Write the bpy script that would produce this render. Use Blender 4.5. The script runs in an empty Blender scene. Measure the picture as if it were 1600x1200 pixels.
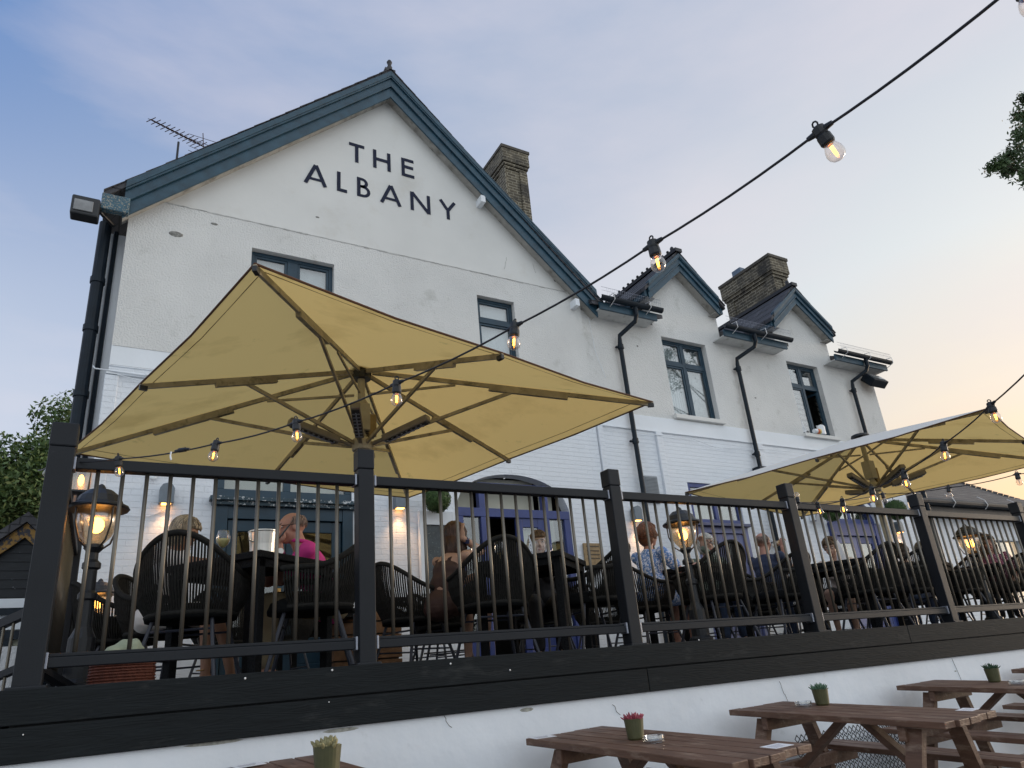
import bpy, bmesh, math, random
from mathutils import Vector, Matrix, noise
R=math.radians; PI=math.pi
sc=bpy.context.scene; COL=sc.collection
# ---------------- camera
CR=((0.87201447,0.10256958,0.47861284),(-0.48210307,0.34909493,0.80356042),(-0.08466046,-0.93145703,0.35386494))
M3=Matrix(CR)                       # columns: image right, image down, forward
cam=bpy.data.cameras.new('camera'); co=bpy.data.objects.new('camera',cam); COL.objects.link(co)
rm=Matrix([[M3[i][0],-M3[i][1],-M3[i][2]] for i in range(3)])
q=rm.to_quaternion().normalized()
co.matrix_world=q.to_matrix().to_4x4()
cam.sensor_width=36; cam.lens=1082/1600*36; cam.shift_x=1/1600; cam.shift_y=48/1600
cam.clip_start=.05; cam.clip_end=2000
sc.camera=co
sc.render.resolution_x=1024; sc.render.resolution_y=768
# ---------------- sky, dusk sun low on the right
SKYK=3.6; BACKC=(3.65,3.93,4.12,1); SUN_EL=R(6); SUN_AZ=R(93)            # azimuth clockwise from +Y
w=bpy.data.worlds.new("World"); sc.world=w; w.use_nodes=True
nt=w.node_tree; nt.nodes.clear()
out=nt.nodes.new('ShaderNodeOutputWorld'); bg=nt.nodes.new('ShaderNodeBackground')
sky=nt.nodes.new('ShaderNodeTexSky'); sky.sky_type='NISHITA'; sky.sun_disc=False
sky.sun_elevation=SUN_EL; sky.sun_rotation=SUN_AZ; sky.air_density=1.0; sky.dust_density=3.0; sky.ozone_density=2.0
tc=nt.nodes.new('ShaderNodeTexCoord'); mp=nt.nodes.new('ShaderNodeMapping'); mp.inputs['Scale'].default_value=(1.3,1.9,5)
mp.inputs['Rotation'].default_value=(.3,.5,.2)
nz=nt.nodes.new('ShaderNodeTexNoise'); nz.inputs['Scale'].default_value=1.1; nz.inputs['Detail'].default_value=7; nz.inputs['Roughness'].default_value=.55
rp=nt.nodes.new('ShaderNodeMapRange'); rp.inputs['From Min'].default_value=.42; rp.inputs['From Max'].default_value=.72
rp.inputs['To Min'].default_value=.0; rp.inputs['To Max'].default_value=.50
L=nt.links.new
L(tc.outputs['Generated'],mp.inputs['Vector']); L(mp.outputs['Vector'],nz.inputs['Vector']); L(nz.outputs['Fac'],rp.inputs['Value'])
# thin high haze: blue overhead and away from the sunset, cream low towards it, unseen sky behind the viewer brightened to light the front walls
dt=nt.nodes.new('ShaderNodeVectorMath'); dt.operation='DOT_PRODUCT'; dt.inputs[1].default_value=(.89,.346,-.297); L(tc.outputs['Generated'],dt.inputs[0])
mr=nt.nodes.new('ShaderNodeMapRange'); mr.inputs['From Min'].default_value=-.4; mr.inputs['From Max'].default_value=.9; L(dt.outputs['Value'],mr.inputs['Value'])
cr=nt.nodes.new('ShaderNodeValToRGB'); e=cr.color_ramp.elements
e[0].position=0; e[0].color=(.15,.27,.55,1); e[1].position=1; e[1].color=(.92,.55,.30,1)
for p_,c_ in ((.22,(.19,.31,.59,1)),(.50,(.37,.46,.64,1)),(.70,(.58,.61,.70,1)),(.86,(.75,.775,.76,1)),(.95,(.86,.71,.53,1))):
    q_=e.new(p_); q_.color=c_
L(mr.outputs[0],cr.inputs['Fac'])
sc4=nt.nodes.new('ShaderNodeVectorMath'); sc4.operation='SCALE'; sc4.inputs['Scale'].default_value=SKYK; L(cr.outputs['Color'],sc4.inputs[0])
inv=nt.nodes.new('ShaderNodeMath'); inv.operation='SUBTRACT'; inv.inputs[0].default_value=1; L(mr.outputs[0],inv.inputs[1])
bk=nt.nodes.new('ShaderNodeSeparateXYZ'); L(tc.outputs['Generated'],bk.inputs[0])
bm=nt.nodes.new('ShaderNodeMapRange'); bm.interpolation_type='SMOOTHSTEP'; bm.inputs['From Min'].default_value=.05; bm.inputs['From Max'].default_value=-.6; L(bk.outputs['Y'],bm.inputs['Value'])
hz=nt.nodes.new('ShaderNodeMapRange'); hz.interpolation_type='SMOOTHSTEP'; hz.inputs['From Min'].default_value=.70; hz.inputs['From Max'].default_value=.30; hz.inputs['To Max'].default_value=1.25; L(bk.outputs['Z'],hz.inputs['Value'])
hm=nt.nodes.new('ShaderNodeMath'); hm.operation='MULTIPLY'; L(hz.outputs[0],hm.inputs[0]); L(inv.outputs[0],hm.inputs[1])
hx=nt.nodes.new('ShaderNodeMix'); hx.data_type='RGBA'; hx.inputs['B'].default_value=(2.55,2.7,3.05,1); L(hm.outputs[0],hx.inputs['Factor']); L(sc4.outputs[0],hx.inputs['A'])
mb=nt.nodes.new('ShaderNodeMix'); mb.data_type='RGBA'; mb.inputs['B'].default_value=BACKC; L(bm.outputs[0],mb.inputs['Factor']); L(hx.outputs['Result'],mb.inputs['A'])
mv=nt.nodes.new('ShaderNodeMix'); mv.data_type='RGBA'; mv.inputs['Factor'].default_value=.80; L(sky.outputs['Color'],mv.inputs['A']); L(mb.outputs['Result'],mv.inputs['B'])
mx=nt.nodes.new('ShaderNodeMix'); mx.data_type='RGBA'; mx.inputs['B'].default_value=(2.7,2.5,2.65,1)
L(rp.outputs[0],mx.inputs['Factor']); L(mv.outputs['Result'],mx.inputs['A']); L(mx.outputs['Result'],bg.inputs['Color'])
bg.inputs['Strength'].default_value=.12
L(bg.outputs['Background'],out.inputs['Surface'])
sl=bpy.data.lights.new('sun','SUN'); sl.energy=.6; sl.angle=R(14); sl.color=(1,.8,.6)
so=bpy.data.objects.new('sun',sl); COL.objects.link(so)
sd=Vector((math.sin(SUN_AZ)*math.cos(SUN_EL),math.cos(SUN_AZ)*math.cos(SUN_EL),math.sin(SUN_EL)))
so.rotation_euler=sd.to_track_quat('Z','Y').to_euler()
sc.view_settings.view_transform='Standard'; sc.view_settings.look='None'; sc.view_settings.exposure=0; sc.view_settings.gamma=1
sc.render.engine='CYCLES'
EX=1.35
sc.view_settings.exposure=EX
# ---------------- measuring aid: where the sight line of a picture point crosses a plane
def ray(x,y): return M3@Vector((x-799,y-648,1082))
def at(x,y,X=None,Y=None,Z=None):
    r=ray(x,y)
    t=Y/r.y if Y is not None else X/r.x if X is not None else Z/r.z
    return r*t
# ---------------- materials
MATS={}
def nodes(m): return m.node_tree.nodes,m.node_tree.links
def mat(name,col,rough=.6,var=.12,vs=6,bump=0,bs=60,metal=0,spec=.5,brick=None,stretch=None,stain=None,coat=0,dark2=None):
    if name in MATS: return MATS[name]
    m=bpy.data.materials.new(name); m.use_nodes=True; N,LK=nodes(m); b=N['Principled BSDF']
    b.inputs['Roughness'].default_value=rough; b.inputs['Metallic'].default_value=metal
    b.inputs['Specular IOR Level'].default_value=spec; b.inputs['Coat Weight'].default_value=coat
    t=N.new('ShaderNodeTexCoord'); vec=t.outputs['Object']
    if stretch:
        mpp=N.new('ShaderNodeMapping'); mpp.inputs['Scale'].default_value=stretch; LK.new(vec,mpp.inputs['Vector']); svec=mpp.outputs['Vector']
    else: svec=vec
    n1=N.new('ShaderNodeTexNoise'); n1.inputs['Scale'].default_value=vs; n1.inputs['Detail'].default_value=6; LK.new(svec,n1.inputs['Vector'])
    r=N.new('ShaderNodeValToRGB'); e=r.color_ramp.elements; e[0].position=.3; e[1].position=.7
    d=dark2 if dark2 else tuple(c*(1-var) for c in col); l=tuple(min(1,c*(1+var*.6)) for c in col)
    e[0].color=(*d,1); e[1].color=(*l,1); LK.new(n1.outputs['Fac'],r.inputs['Fac']); colo=r.outputs['Color']
    hgt=None
    if brick:
        c2,bw,bh,mort,scl=brick
        sx=N.new('ShaderNodeSeparateXYZ'); LK.new(vec,sx.inputs['Vector'])
        ad=N.new('ShaderNodeMath'); ad.operation='ADD'; LK.new(sx.outputs['X'],ad.inputs[0]); LK.new(sx.outputs['Y'],ad.inputs[1])
        cb=N.new('ShaderNodeCombineXYZ'); LK.new(ad.outputs[0],cb.inputs['X']); LK.new(sx.outputs['Z'],cb.inputs['Y'])
        bt=N.new('ShaderNodeTexBrick'); bt.inputs['Scale'].default_value=1; bt.inputs['Brick Width'].default_value=bw; bt.inputs['Row Height'].default_value=bh
        bt.inputs['Mortar Size'].default_value=mort; bt.inputs['Mortar Smooth'].default_value=.4; bt.inputs['Mortar'].default_value=(*c2,1)
        bt.inputs['Color2'].default_value=(*tuple(c*scl for c in col),1)
        LK.new(cb.outputs[0],bt.inputs['Vector']); LK.new(colo,bt.inputs['Color1']); colo=bt.outputs['Color']; hgt=bt.outputs['Fac']
    if stain:
        sc_,amt,scale,lo,hi=stain
        n3=N.new('ShaderNodeTexNoise'); n3.inputs['Scale'].default_value=scale; n3.inputs['Detail'].default_value=8; n3.inputs['Roughness'].default_value=.65; LK.new(vec,n3.inputs['Vector'])
        r3=N.new('ShaderNodeMapRange'); r3.inputs['From Min'].default_value=lo; r3.inputs['From Max'].default_value=hi; r3.inputs['To Max'].default_value=amt; LK.new(n3.outputs['Fac'],r3.inputs['Value'])
        mxx=N.new('ShaderNodeMix'); mxx.data_type='RGBA'; LK.new(r3.outputs[0],mxx.inputs['Factor']); LK.new(colo,mxx.inputs['A']); mxx.inputs['B'].default_value=(*sc_,1); colo=mxx.outputs['Result']
    LK.new(colo,b.inputs['Base Color'])
    if bump or hgt:
        bp=N.new('ShaderNodeBump'); bp.inputs['Strength'].default_value=1; bp.inputs['Distance'].default_value=max(bump,.0005)
        n2=N.new('ShaderNodeTexNoise'); n2.inputs['Scale'].default_value=bs; n2.inputs['Detail'].default_value=3; LK.new(svec,n2.inputs['Vector'])
        LK.new(n2.outputs['Fac'],bp.inputs['Height']); last=bp
        if hgt:
            b2=N.new('ShaderNodeBump'); b2.invert=True; b2.inputs['Strength'].default_value=1; b2.inputs['Distance'].default_value=.004 if name=='painted_brick' else .008
            LK.new(hgt,b2.inputs['Height']); LK.new(bp.outputs[0],b2.inputs['Normal']); last=b2
        LK.new(last.outputs[0],b.inputs['Normal'])
    MATS[name]=m; return m
def emis(name,col,s):
    m=bpy.data.materials.new(name); m.use_nodes=True; N,LK=nodes(m); b=N['Principled BSDF']
    b.inputs['Base Color'].default_value=(*col,1); b.inputs['Emission Color'].default_value=(*col,1); b.inputs['Emission Strength'].default_value=s
    MATS[name]=m; return m
def clear(name,tint=(1,1,1),gl=.08,rough=.03,power=1.0,base=.05):
    m=bpy.data.materials.new(name); m.use_nodes=True; N,LK=nodes(m); N.remove(N['Principled BSDF']); o=N['Material Output']
    t=N.new('ShaderNodeBsdfTransparent'); t.inputs['Color'].default_value=(*tint,1)
    g=N.new('ShaderNodeBsdfGlossy'); g.inputs['Roughness'].default_value=rough
    f=N.new('ShaderNodeLayerWeight'); f.inputs['Blend'].default_value=.35
    mr=N.new('ShaderNodeMapRange'); mr.inputs['To Min'].default_value=base; mr.inputs['To Max'].default_value=gl
    LK.new(f.outputs['Facing'],mr.inputs['Value'])
    x=N.new('ShaderNodeMixShader'); LK.new(mr.outputs[0],x.inputs[0]); LK.new(t.outputs[0],x.inputs[1]); LK.new(g.outputs[0],x.inputs[2]); LK.new(x.outputs[0],o.inputs['Surface'])
    MATS[name]=m; return m
rough_w=mat('roughcast',(.72,.72,.70),.9,.07,1.2,bump=.013,bs=42,stain=((.36,.36,.32),.55,2.2,.58,.75))
smooth_w=mat('smooth_render',(.74,.74,.715),.8,.06,1.0,bump=.002,bs=9,stain=((.5,.46,.38),.5,1.1,.55,.8))
band_w=mat('band_paint',(.82,.86,.90),.6,.04,2,bump=.002,bs=14)
brick_w=mat('painted_brick',(.80,.84,.89),.65,.05,3,bump=.004,bs=30,brick=((.80,.84,.89),.225,.075,.005,.985),stain=((.5,.52,.54),.35,3,.62,.8))
wall_r=mat('retaining_render',(.80,.84,.89),.7,.07,1.5,bump=.006,bs=7,stain=((.42,.43,.42),.45,4,.62,.76))
teal=mat('teal_paint',(.022,.068,.105),.45,.3,7,bump=.002,bs=40,stretch=(1,1,1),stain=((.03,.05,.06),.6,9,.6,.72))
tealw=mat('window_paint',(.012,.042,.07),.4,.2,5,bump=.001,bs=30)
peel=mat('peeling_paint',(.05,.13,.18),.6,.3,9,bump=.004,bs=40,stain=((.36,.32,.25),.9,60,.54,.58))
violet=mat('violet_paint',(.035,.055,.20),.4,.2,4,bump=.001,bs=30)
violet2=mat('violet_door_paint',(.15,.17,.34),.4,.15,4,bump=.001,bs=30)
slate=mat('slate',(.075,.075,.085),.7,.35,5,bump=.004,bs=30,brick=((.02,.02,.025),.26,.14,.012,.7),stain=((.16,.16,.12),.5,5,.58,.75))
slate2=mat('brown_slate',(.13,.115,.105),.75,.35,4,bump=.005,bs=30,brick=((.03,.028,.028),.3,.13,.014,.65),stain=((.2,.19,.16),.5,4,.55,.75))
brickc=mat('stock_brick',(.17,.145,.10),.85,.45,4,bump=.006,bs=40,brick=((.33,.30,.23),.225,.078,.013,.45),stain=((.035,.033,.03),.9,1.8,.47,.62))
dark=mat('dark_metal',(.012,.014,.018),.45,.2,8,spec=.5)
pipe=mat('pipe_paint',(.008,.016,.026),.5,.25,8,spec=.25,stain=((.01,.01,.012),.5,12,.5,.7))
rail_m=mat('anthracite_rail',(.012,.0145,.019),.5,.15,3,bump=.0004,bs=200,spec=.28,stain=((.12,.12,.13),.25,14,.68,.74))
steel=mat('bracket_steel',(.32,.34,.40),.4,.1,10,metal=.6)
bal_m=mat('baluster_steel',(.17,.155,.13),.38,.1,10,metal=.7)
def grain(name,col,rough=.6,axis='X'):
    m=mat(name,col,rough,.25,4,stretch=(1,9,9) if axis=='X' else (9,1,9),bump=0)
    N,LK=nodes(m); b=N['Principled BSDF']; t=N.new('ShaderNodeTexCoord'); mpp=N.new('ShaderNodeMapping')
    mpp.inputs['Scale'].default_value=(1.6,5,16) if axis=='X' else (7,1.2,7); LK.new(t.outputs['Object'],mpp.inputs[0])
    n=N.new('ShaderNodeTexNoise'); n.inputs['Scale'].default_value=1.3; n.inputs['Detail'].default_value=2; LK.new(mpp.outputs[0],n.inputs['Vector'])
    mu=N.new('ShaderNodeMath'); mu.operation='MULTIPLY'; mu.inputs[1].default_value=55; LK.new(n.outputs['Fac'],mu.inputs[0])
    si=N.new('ShaderNodeMath'); si.operation='SINE'; LK.new(mu.outputs[0],si.inputs[0])
    bp=N.new('ShaderNodeBump'); bp.inputs['Distance'].default_value=.0005; bp.inputs['Strength'].default_value=.6; LK.new(si.outputs[0],bp.inputs['Height']); LK.new(bp.outputs[0],b.inputs['Normal'])
    return m
fasc=grain('fascia_composite',(.009,.012,.014),.7); fasc.node_tree.nodes['Principled BSDF'].inputs['Specular IOR Level'].default_value=.22
deckm=grain('deck_boards',(.03,.03,.032),.6)
tabw=grain('stained_table_wood',(.135,.072,.046),.55,'X')
def wear(m,col,amt,scale,lo,hi):
    N,LK=nodes(m); b=N['Principled BSDF']; src=b.inputs['Base Color'].links[0].from_socket; t=N.new('ShaderNodeTexCoord'); mp_=N.new('ShaderNodeMapping'); mp_.inputs['Scale'].default_value=(.35,1,1); LK.new(t.outputs['Object'],mp_.inputs[0]); n=N.new('ShaderNodeTexNoise'); n.inputs['Scale'].default_value=scale; n.inputs['Detail'].default_value=9; n.inputs['Roughness'].default_value=.7; LK.new(mp_.outputs[0],n.inputs['Vector'])
    r=N.new('ShaderNodeMapRange'); r.inputs['From Min'].default_value=lo; r.inputs['From Max'].default_value=hi; r.inputs['To Max'].default_value=amt; LK.new(n.outputs['Fac'],r.inputs['Value']); x=N.new('ShaderNodeMix'); x.data_type='RGBA'; LK.new(r.outputs[0],x.inputs['Factor']); LK.new(src,x.inputs['A']); x.inputs['B'].default_value=(*col,1); LK.new(x.outputs['Result'],b.inputs['Base Color'])
wear(tabw,(.27,.19,.14),.75,16,.53,.66); wear(tabw,(.05,.025,.018),.7,9,.56,.68); wear(fasc,(.04,.042,.042),.6,7,.57,.7); wear(deckm,(.08,.08,.08),.5,6,.5,.7)
concrete=mat('concrete',(.3,.29,.27),.9,.2,3,bump=.004,bs=40)
grassm=mat('far_grass',(.06,.09,.035),.95,.3,.6)
glass_w=clear('window_glass',(.92,.95,.95),.70,.02,base=.10)
glass_c=clear('clear_glass',(.96,.97,.97),.6,.03,base=.06)
wine=mat('white_wine',(.6,.55,.25),.1,.05,5)
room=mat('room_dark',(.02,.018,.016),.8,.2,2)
curtain=mat('white_curtain',(.72,.74,.76),.9,.06,3,stretch=(30,1,1))
blindm=mat('zebra_blind',(.55,.53,.5),.9,.06,3)
rope=mat('rope_weave',(.024,.0235,.022),.8,.3,40,bump=.001,bs=300,spec=.15)
chairmetal=mat('chair_leg_metal',(.03,.034,.05),.4,.2,5)
rattan=mat('rattan',(.008,.009,.0105),.7,.3,60,bump=.006,bs=90,spec=.15)
cush=mat('cushion_fabric',(.008,.0085,.009),.95,.2,20,spec=.1)
alu=mat('parasol_beam',(.36,.31,.22),.45,.35,6,metal=.1,stain=((.06,.05,.03),.7,9,.52,.68))
alu2=mat('parasol_mast',(.42,.38,.28),.5,.2,6,stain=((.2,.16,.08),.5,9,.55,.68))
heat=mat('heater_grille',(.03,.03,.03),.4,.3,10)
heatb=mat('heater_body',(.22,.19,.14),.4,.2,10)
socketm=mat('socket_rubber',(.010,.012,.016),.45,.1,10)
cablem=mat('cable_rubber',(.008,.008,.012),.5,.1,10)
bulbg=clear('bulb_glass',(1,.93,.88),.75,.02,base=.05)
fil=emis('filament',(1,.43,.04),5)
fil_off=mat('filament_off',(.5,.5,.48),.3,.1,5,metal=.6)
brass=mat('brass',(.5,.3,.1),.35,.2,10,metal=.8)
lampg=clear('lamp_glass',(1,.86,.66),.6,.25,base=.28)
warm=emis('lamp_glow',(1,.46,.10),5)
warm2=emis('sconce_glow',(1,.42,.10),3.2)
sconce=mat('sconce_grey',(.16,.19,.22),.4,.1,8,metal=.4)
topm=mat('topiary_leaf',(.05,.10,.025),.8,.5,60)
cream=mat('cream_paint',(.55,.55,.42),.7,.1,3)
blackb=mat('black_weatherboard',(.012,.016,.022),.6,.3,6,stain=((.45,.47,.5),.9,13,.66,.69),stretch=(1,1,6))
yellowp=mat('flaking_yellow',(.35,.2,.05),.7,.3,8,stain=((.03,.04,.06),.95,9,.5,.55))
wicker=mat('wicker_brown',(.16,.045,.025),.7,.3,40,bump=.006,bs=60)
cloth_g=mat('pale_green_cloth',(.42,.47,.34),.9,.15,6,bump=.004,bs=14)
silver=mat('ice_bucket_metal',(.72,.70,.66),.28,.08,8,metal=.85)
plank=mat('planter_wood',(.19,.10,.05),.8,.4,9)
potm=mat('olive_pot',(.085,.085,.035),.5,.25,12)
succ=mat('succulent_green',(.10,.19,.12),.6,.3,20)
succ2=mat('succulent_pink',(.36,.07,.10),.6,.4,20)
succ3=mat('succulent_dry',(.28,.25,.12),.6,.4,20)
card=mat('white_card',(.78,.80,.84),.6,.03,10)
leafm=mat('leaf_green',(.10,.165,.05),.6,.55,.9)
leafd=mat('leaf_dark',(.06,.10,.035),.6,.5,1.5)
bark=mat('bark',(.07,.055,.04),.9,.4,9,bump=.01,bs=20)
signm=mat('tan_sign',(.33,.23,.12),.7,.3,20)
screwm=mat('screw_white',(.75,.75,.75),.3,.02,5)
ink=mat('navy_lettering',(.005,.010,.035),.8,.1,5)
leadm=mat('lead_flashing',(.12,.17,.24),.5,.2,5)
# canopy fabric: one ecru sheet, its top coloured paler to look daylit, lets daylight through
def fabric():
    m=bpy.data.materials.new('canopy_fabric'); m.use_nodes=True; N,LK=nodes(m); N.remove(N['Principled BSDF']); o=N['Material Output']
    ge=N.new('ShaderNodeNewGeometry'); t=N.new('ShaderNodeTexCoord')
    n=N.new('ShaderNodeTexNoise'); n.inputs['Scale'].default_value=1.3; n.inputs['Detail'].default_value=7; n.inputs['Roughness'].default_value=.6; LK.new(t.outputs['Object'],n.inputs['Vector'])
    r=N.new('ShaderNodeValToRGB'); e=r.color_ramp.elements; e[0].position=.3; e[1].position=.46; e[0].color=(.66,.47,.175,1); e[1].color=(.82,.60,.235,1); LK.new(n.outputs['Fac'],r.inputs['Fac'])
    n5=N.new('ShaderNodeTexNoise'); n5.inputs['Scale'].default_value=2.4; n5.inputs['Detail'].default_value=9; n5.inputs['Roughness'].default_value=.7; LK.new(t.outputs['Object'],n5.inputs['Vector'])
    r5=N.new('ShaderNodeMapRange'); r5.inputs['From Min'].default_value=.63; r5.inputs['From Max'].default_value=.72; r5.inputs['To Max'].default_value=.55; LK.new(n5.outputs['Fac'],r5.inputs['Value'])
    x5=N.new('ShaderNodeMix'); x5.data_type='RGBA'; LK.new(r5.outputs[0],x5.inputs['Factor']); LK.new(r.outputs['Color'],x5.inputs['A']); x5.inputs['B'].default_value=(.30,.25,.08,1)
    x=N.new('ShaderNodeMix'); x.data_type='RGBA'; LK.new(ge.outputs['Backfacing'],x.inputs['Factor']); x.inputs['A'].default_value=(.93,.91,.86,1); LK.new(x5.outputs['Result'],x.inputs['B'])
    d=N.new('ShaderNodeBsdfDiffuse'); LK.new(x.outputs['Result'],d.inputs['Color'])
    tr=N.new('ShaderNodeBsdfTranslucent'); LK.new(x5.outputs['Result'],tr.inputs['Color'])
    bp=N.new('ShaderNodeBump'); bp.inputs['Distance'].default_value=.02; bp.inputs['Strength'].default_value=.5; n2=N.new('ShaderNodeTexNoise'); n2.inputs['Scale'].default_value=1.6; n2.inputs['Detail'].default_value=2; LK.new(t.outputs['Object'],n2.inputs['Vector'])
    LK.new(n2.outputs['Fac'],bp.inputs['Height']); LK.new(bp.outputs[0],d.inputs['Normal'])
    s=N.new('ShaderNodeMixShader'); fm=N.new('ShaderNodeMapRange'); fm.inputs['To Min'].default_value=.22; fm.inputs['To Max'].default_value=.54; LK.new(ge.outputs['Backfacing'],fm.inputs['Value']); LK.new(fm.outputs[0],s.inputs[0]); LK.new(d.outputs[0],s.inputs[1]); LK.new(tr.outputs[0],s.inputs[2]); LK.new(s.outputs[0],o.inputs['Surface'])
    return m
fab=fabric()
hem=mat('canopy_hem',(.10,.04,.015),.8,.2,10)
# ---------------- mesh builder
class MB:
    def __init__(s): s.v=[]; s.f=[]; s.m=[]; s.k=0
    def add(s,vs,fs):
        o=len(s.v); s.v+= [tuple(v) for v in vs]; s.f+=[tuple(i+o for i in f) for f in fs]; s.m+=[s.k]*len(fs); return s
    def box(s,x0,x1,y0,y1,z0,z1,M=None):
        vs=[Vector(p) for p in ((x0,y0,z0),(x1,y0,z0),(x1,y1,z0),(x0,y1,z0),(x0,y0,z1),(x1,y0,z1),(x1,y1,z1),(x0,y1,z1))]
        if M is not None: vs=[M@v for v in vs]
        return s.add(vs,[(0,3,2,1),(4,5,6,7),(0,1,5,4),(1,2,6,5),(2,3,7,6),(3,0,4,7)])
    def beam(s,a,b,wd,ht,up=(0,0,1)):
        a=Vector(a);b=Vector(b);d=(b-a).normalized();u=Vector(up);x=d.cross(u)
        if x.length<1e-4: x=d.cross(Vector((1,0,0)))
        x.normalize(); u=x.cross(d).normalized()
        vs=[]
        for p in (a,b):
            for i,j in ((-1,-1),(1,-1),(1,1),(-1,1)): vs.append(p+x*i*wd/2+u*j*ht/2)
        return s.add(vs,[(0,1,2,3),(7,6,5,4),(0,4,5,1),(1,5,6,2),(2,6,7,3),(3,7,4,0)])
    def tube(s,pts,r,n=8,closed=False):
        pts=[Vector(p) for p in pts]; N=len(pts); rs=r if isinstance(r,(list,tuple)) else [r]*N
        vs=[];up=None
        for i,p in enumerate(pts):
            if closed: d=(pts[(i+1)%N]-pts[i-1])
            else: d=pts[min(i+1,N-1)]-pts[max(i-1,0)]
            if d.length<1e-9: d=Vector((0,0,1))
            d.normalize()
            if up is None:
                up=Vector((0,0,1)) if abs(d.z)<.9 else Vector((1,0,0))
            x=d.cross(up)
            if x.length<1e-5: x=d.orthogonal()
            x.normalize(); up=x.cross(d).normalized()
            for k in range(n):
                a=2*PI*k/n; vs.append(p+(x*math.cos(a)+up*math.sin(a))*rs[i])
        fs=[]
        for i in range(N if closed else N-1):
            j=(i+1)%N
            for k in range(n): fs.append((i*n+k,i*n+(k+1)%n,j*n+(k+1)%n,j*n+k))
        if not closed: fs.append(tuple(range(n-1,-1,-1))); fs.append(tuple((N-1)*n+k for k in range(n)))
        return s.add(vs,fs)
    def lathe(s,prof,c=(0,0,0),n=20,M=None):
        vs=[];c=Vector(c)
        for r,z in prof:
            for k in range(n):
                a=2*PI*k/n; v=Vector((r*math.cos(a),r*math.sin(a),z))
                if M is not None: v=M@v
                vs.append(v+c)
        fs=[]
        for i in range(len(prof)-1):
            for k in range(n): fs.append((i*n+k,i*n+(k+1)%n,(i+1)*n+(k+1)%n,(i+1)*n+k))
        fs.append(tuple(range(n-1,-1,-1))); fs.append(tuple((len(prof)-1)*n+k for k in range(n)))
        return s.add(vs,fs)
    def ball(s,c,r,n=12,M=None):
        r=(r,r,r) if not isinstance(r,(tuple,list)) else r; c=Vector(c); vs=[];fs=[]
        for i in range(n//2+1):
            th=PI*i/(n//2)
            th=min(max(th,.02),PI-.02)
            for k in range(n):
                a=2*PI*k/n; v=Vector((r[0]*math.sin(th)*math.cos(a),r[1]*math.sin(th)*math.sin(a),r[2]*math.cos(th)))
                if M is not None: v=M@v
                vs.append(c+v)
        for i in range(n//2):
            for k in range(n): fs.append((i*n+k,(i+1)*n+k,(i+1)*n+(k+1)%n,i*n+(k+1)%n))
        fs.append(tuple(range(n))); fs.append(tuple((n//2)*n+k for k in range(n-1,-1,-1)))
        return s.add(vs,fs)
    def caps(s,a,b,ra,rb,n=12):   # tapered capsule
        s.tube([a,b],[ra,rb],n); s.ball(a,ra,n); s.ball(b,rb,n); return s
    def prismY(s,poly,y0,y1):     # polygon given in (x,z)
        n=len(poly); vs=[(x,y0,z) for x,z in poly]+[(x,y1,z) for x,z in poly]
        ar=sum(poly[i][0]*poly[(i+1)%n][1]-poly[(i+1)%n][0]*poly[i][1] for i in range(n))
        fs=[tuple(range(n)),tuple(range(2*n-1,n-1,-1))]+[(i,n+i,n+(i+1)%n,(i+1)%n) for i in range(n)]
        if ar<0: fs=[tuple(reversed(f)) for f in fs]
        return s.add(vs,fs)
    def prismX(s,poly,x0,x1):     # polygon given in (y,z)
        n=len(poly); vs=[(x0,y,z) for y,z in poly]+[(x1,y,z) for y,z in poly]
        return s.add(vs,[tuple(range(n-1,-1,-1)),tuple(range(n,2*n))]+[(i,(i+1)%n,n+(i+1)%n,n+i) for i in range(n)])
    def build(s,name,m,parent=None,smooth=False,bev=0,org=None,kind=None):
        me=bpy.data.meshes.new(name); vs=s.v
        if org is not None:
            o=Vector(org); vs=[tuple(Vector(v)-o) for v in vs]
        me.from_pydata(vs,[],s.f); ms=m if isinstance(m,(list,tuple)) else [m]
        for x in ms: me.materials.append(x)
        me.polygons.foreach_set('material_index',[min(i,len(ms)-1) for i in s.m])
        if smooth: me.polygons.foreach_set('use_smooth',[True]*len(s.f))
        me.update()
        o=bpy.data.objects.new(name,me); COL.objects.link(o)
        if bev:
            md=o.modifiers.new('bevel','BEVEL'); md.width=bev; md.segments=2; md.limit_method='ANGLE'; md.angle_limit=R(35)
        if parent is not None: o.parent=parent
        if org is not None and parent is None: o.location=org
        if kind: o['kind']=kind
        return o
def tag(o,label,cat,group=None,kind=None):
    o['label']=label; o['category']=cat
    if group: o['group']=group
    if kind: o['kind']=kind
    return o
def thing(name,label,cat,loc=(0,0,0),rz=0,group=None):
    o=bpy.data.objects.new(name,None); COL.objects.link(o); o.location=loc; o.rotation_euler=(0,0,rz); o.empty_display_size=.1
    return tag(o,label,cat,group)
def copy_tree(o,parent=None):
    c=o.copy(); COL.objects.link(c); c.parent=parent
    for ch in list(o.children): copy_tree(ch,c)
    return c
FL=.12                                # terrace floor height
rnd=random.Random(5)
# ================= SETTING
def gz(y): return -1.15+.057*(min(y,4)-2.5) if y>-10 else -1.8625
g=MB(); ys=[-400,-60,-10,-4,0,2,4,9,30,400]; xs=[-400,-60,-10,0,10,30,80,400]
vs=[(x,y,gz(y)) for y in ys for x in xs]; n=len(xs)
g.add(vs,[(j*n+i,j*n+i+1,(j+1)*n+i+1,(j+1)*n+i) for j in range(len(ys)-1) for i in range(n-1)])
g.build('ground',concrete,kind='structure')
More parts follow.
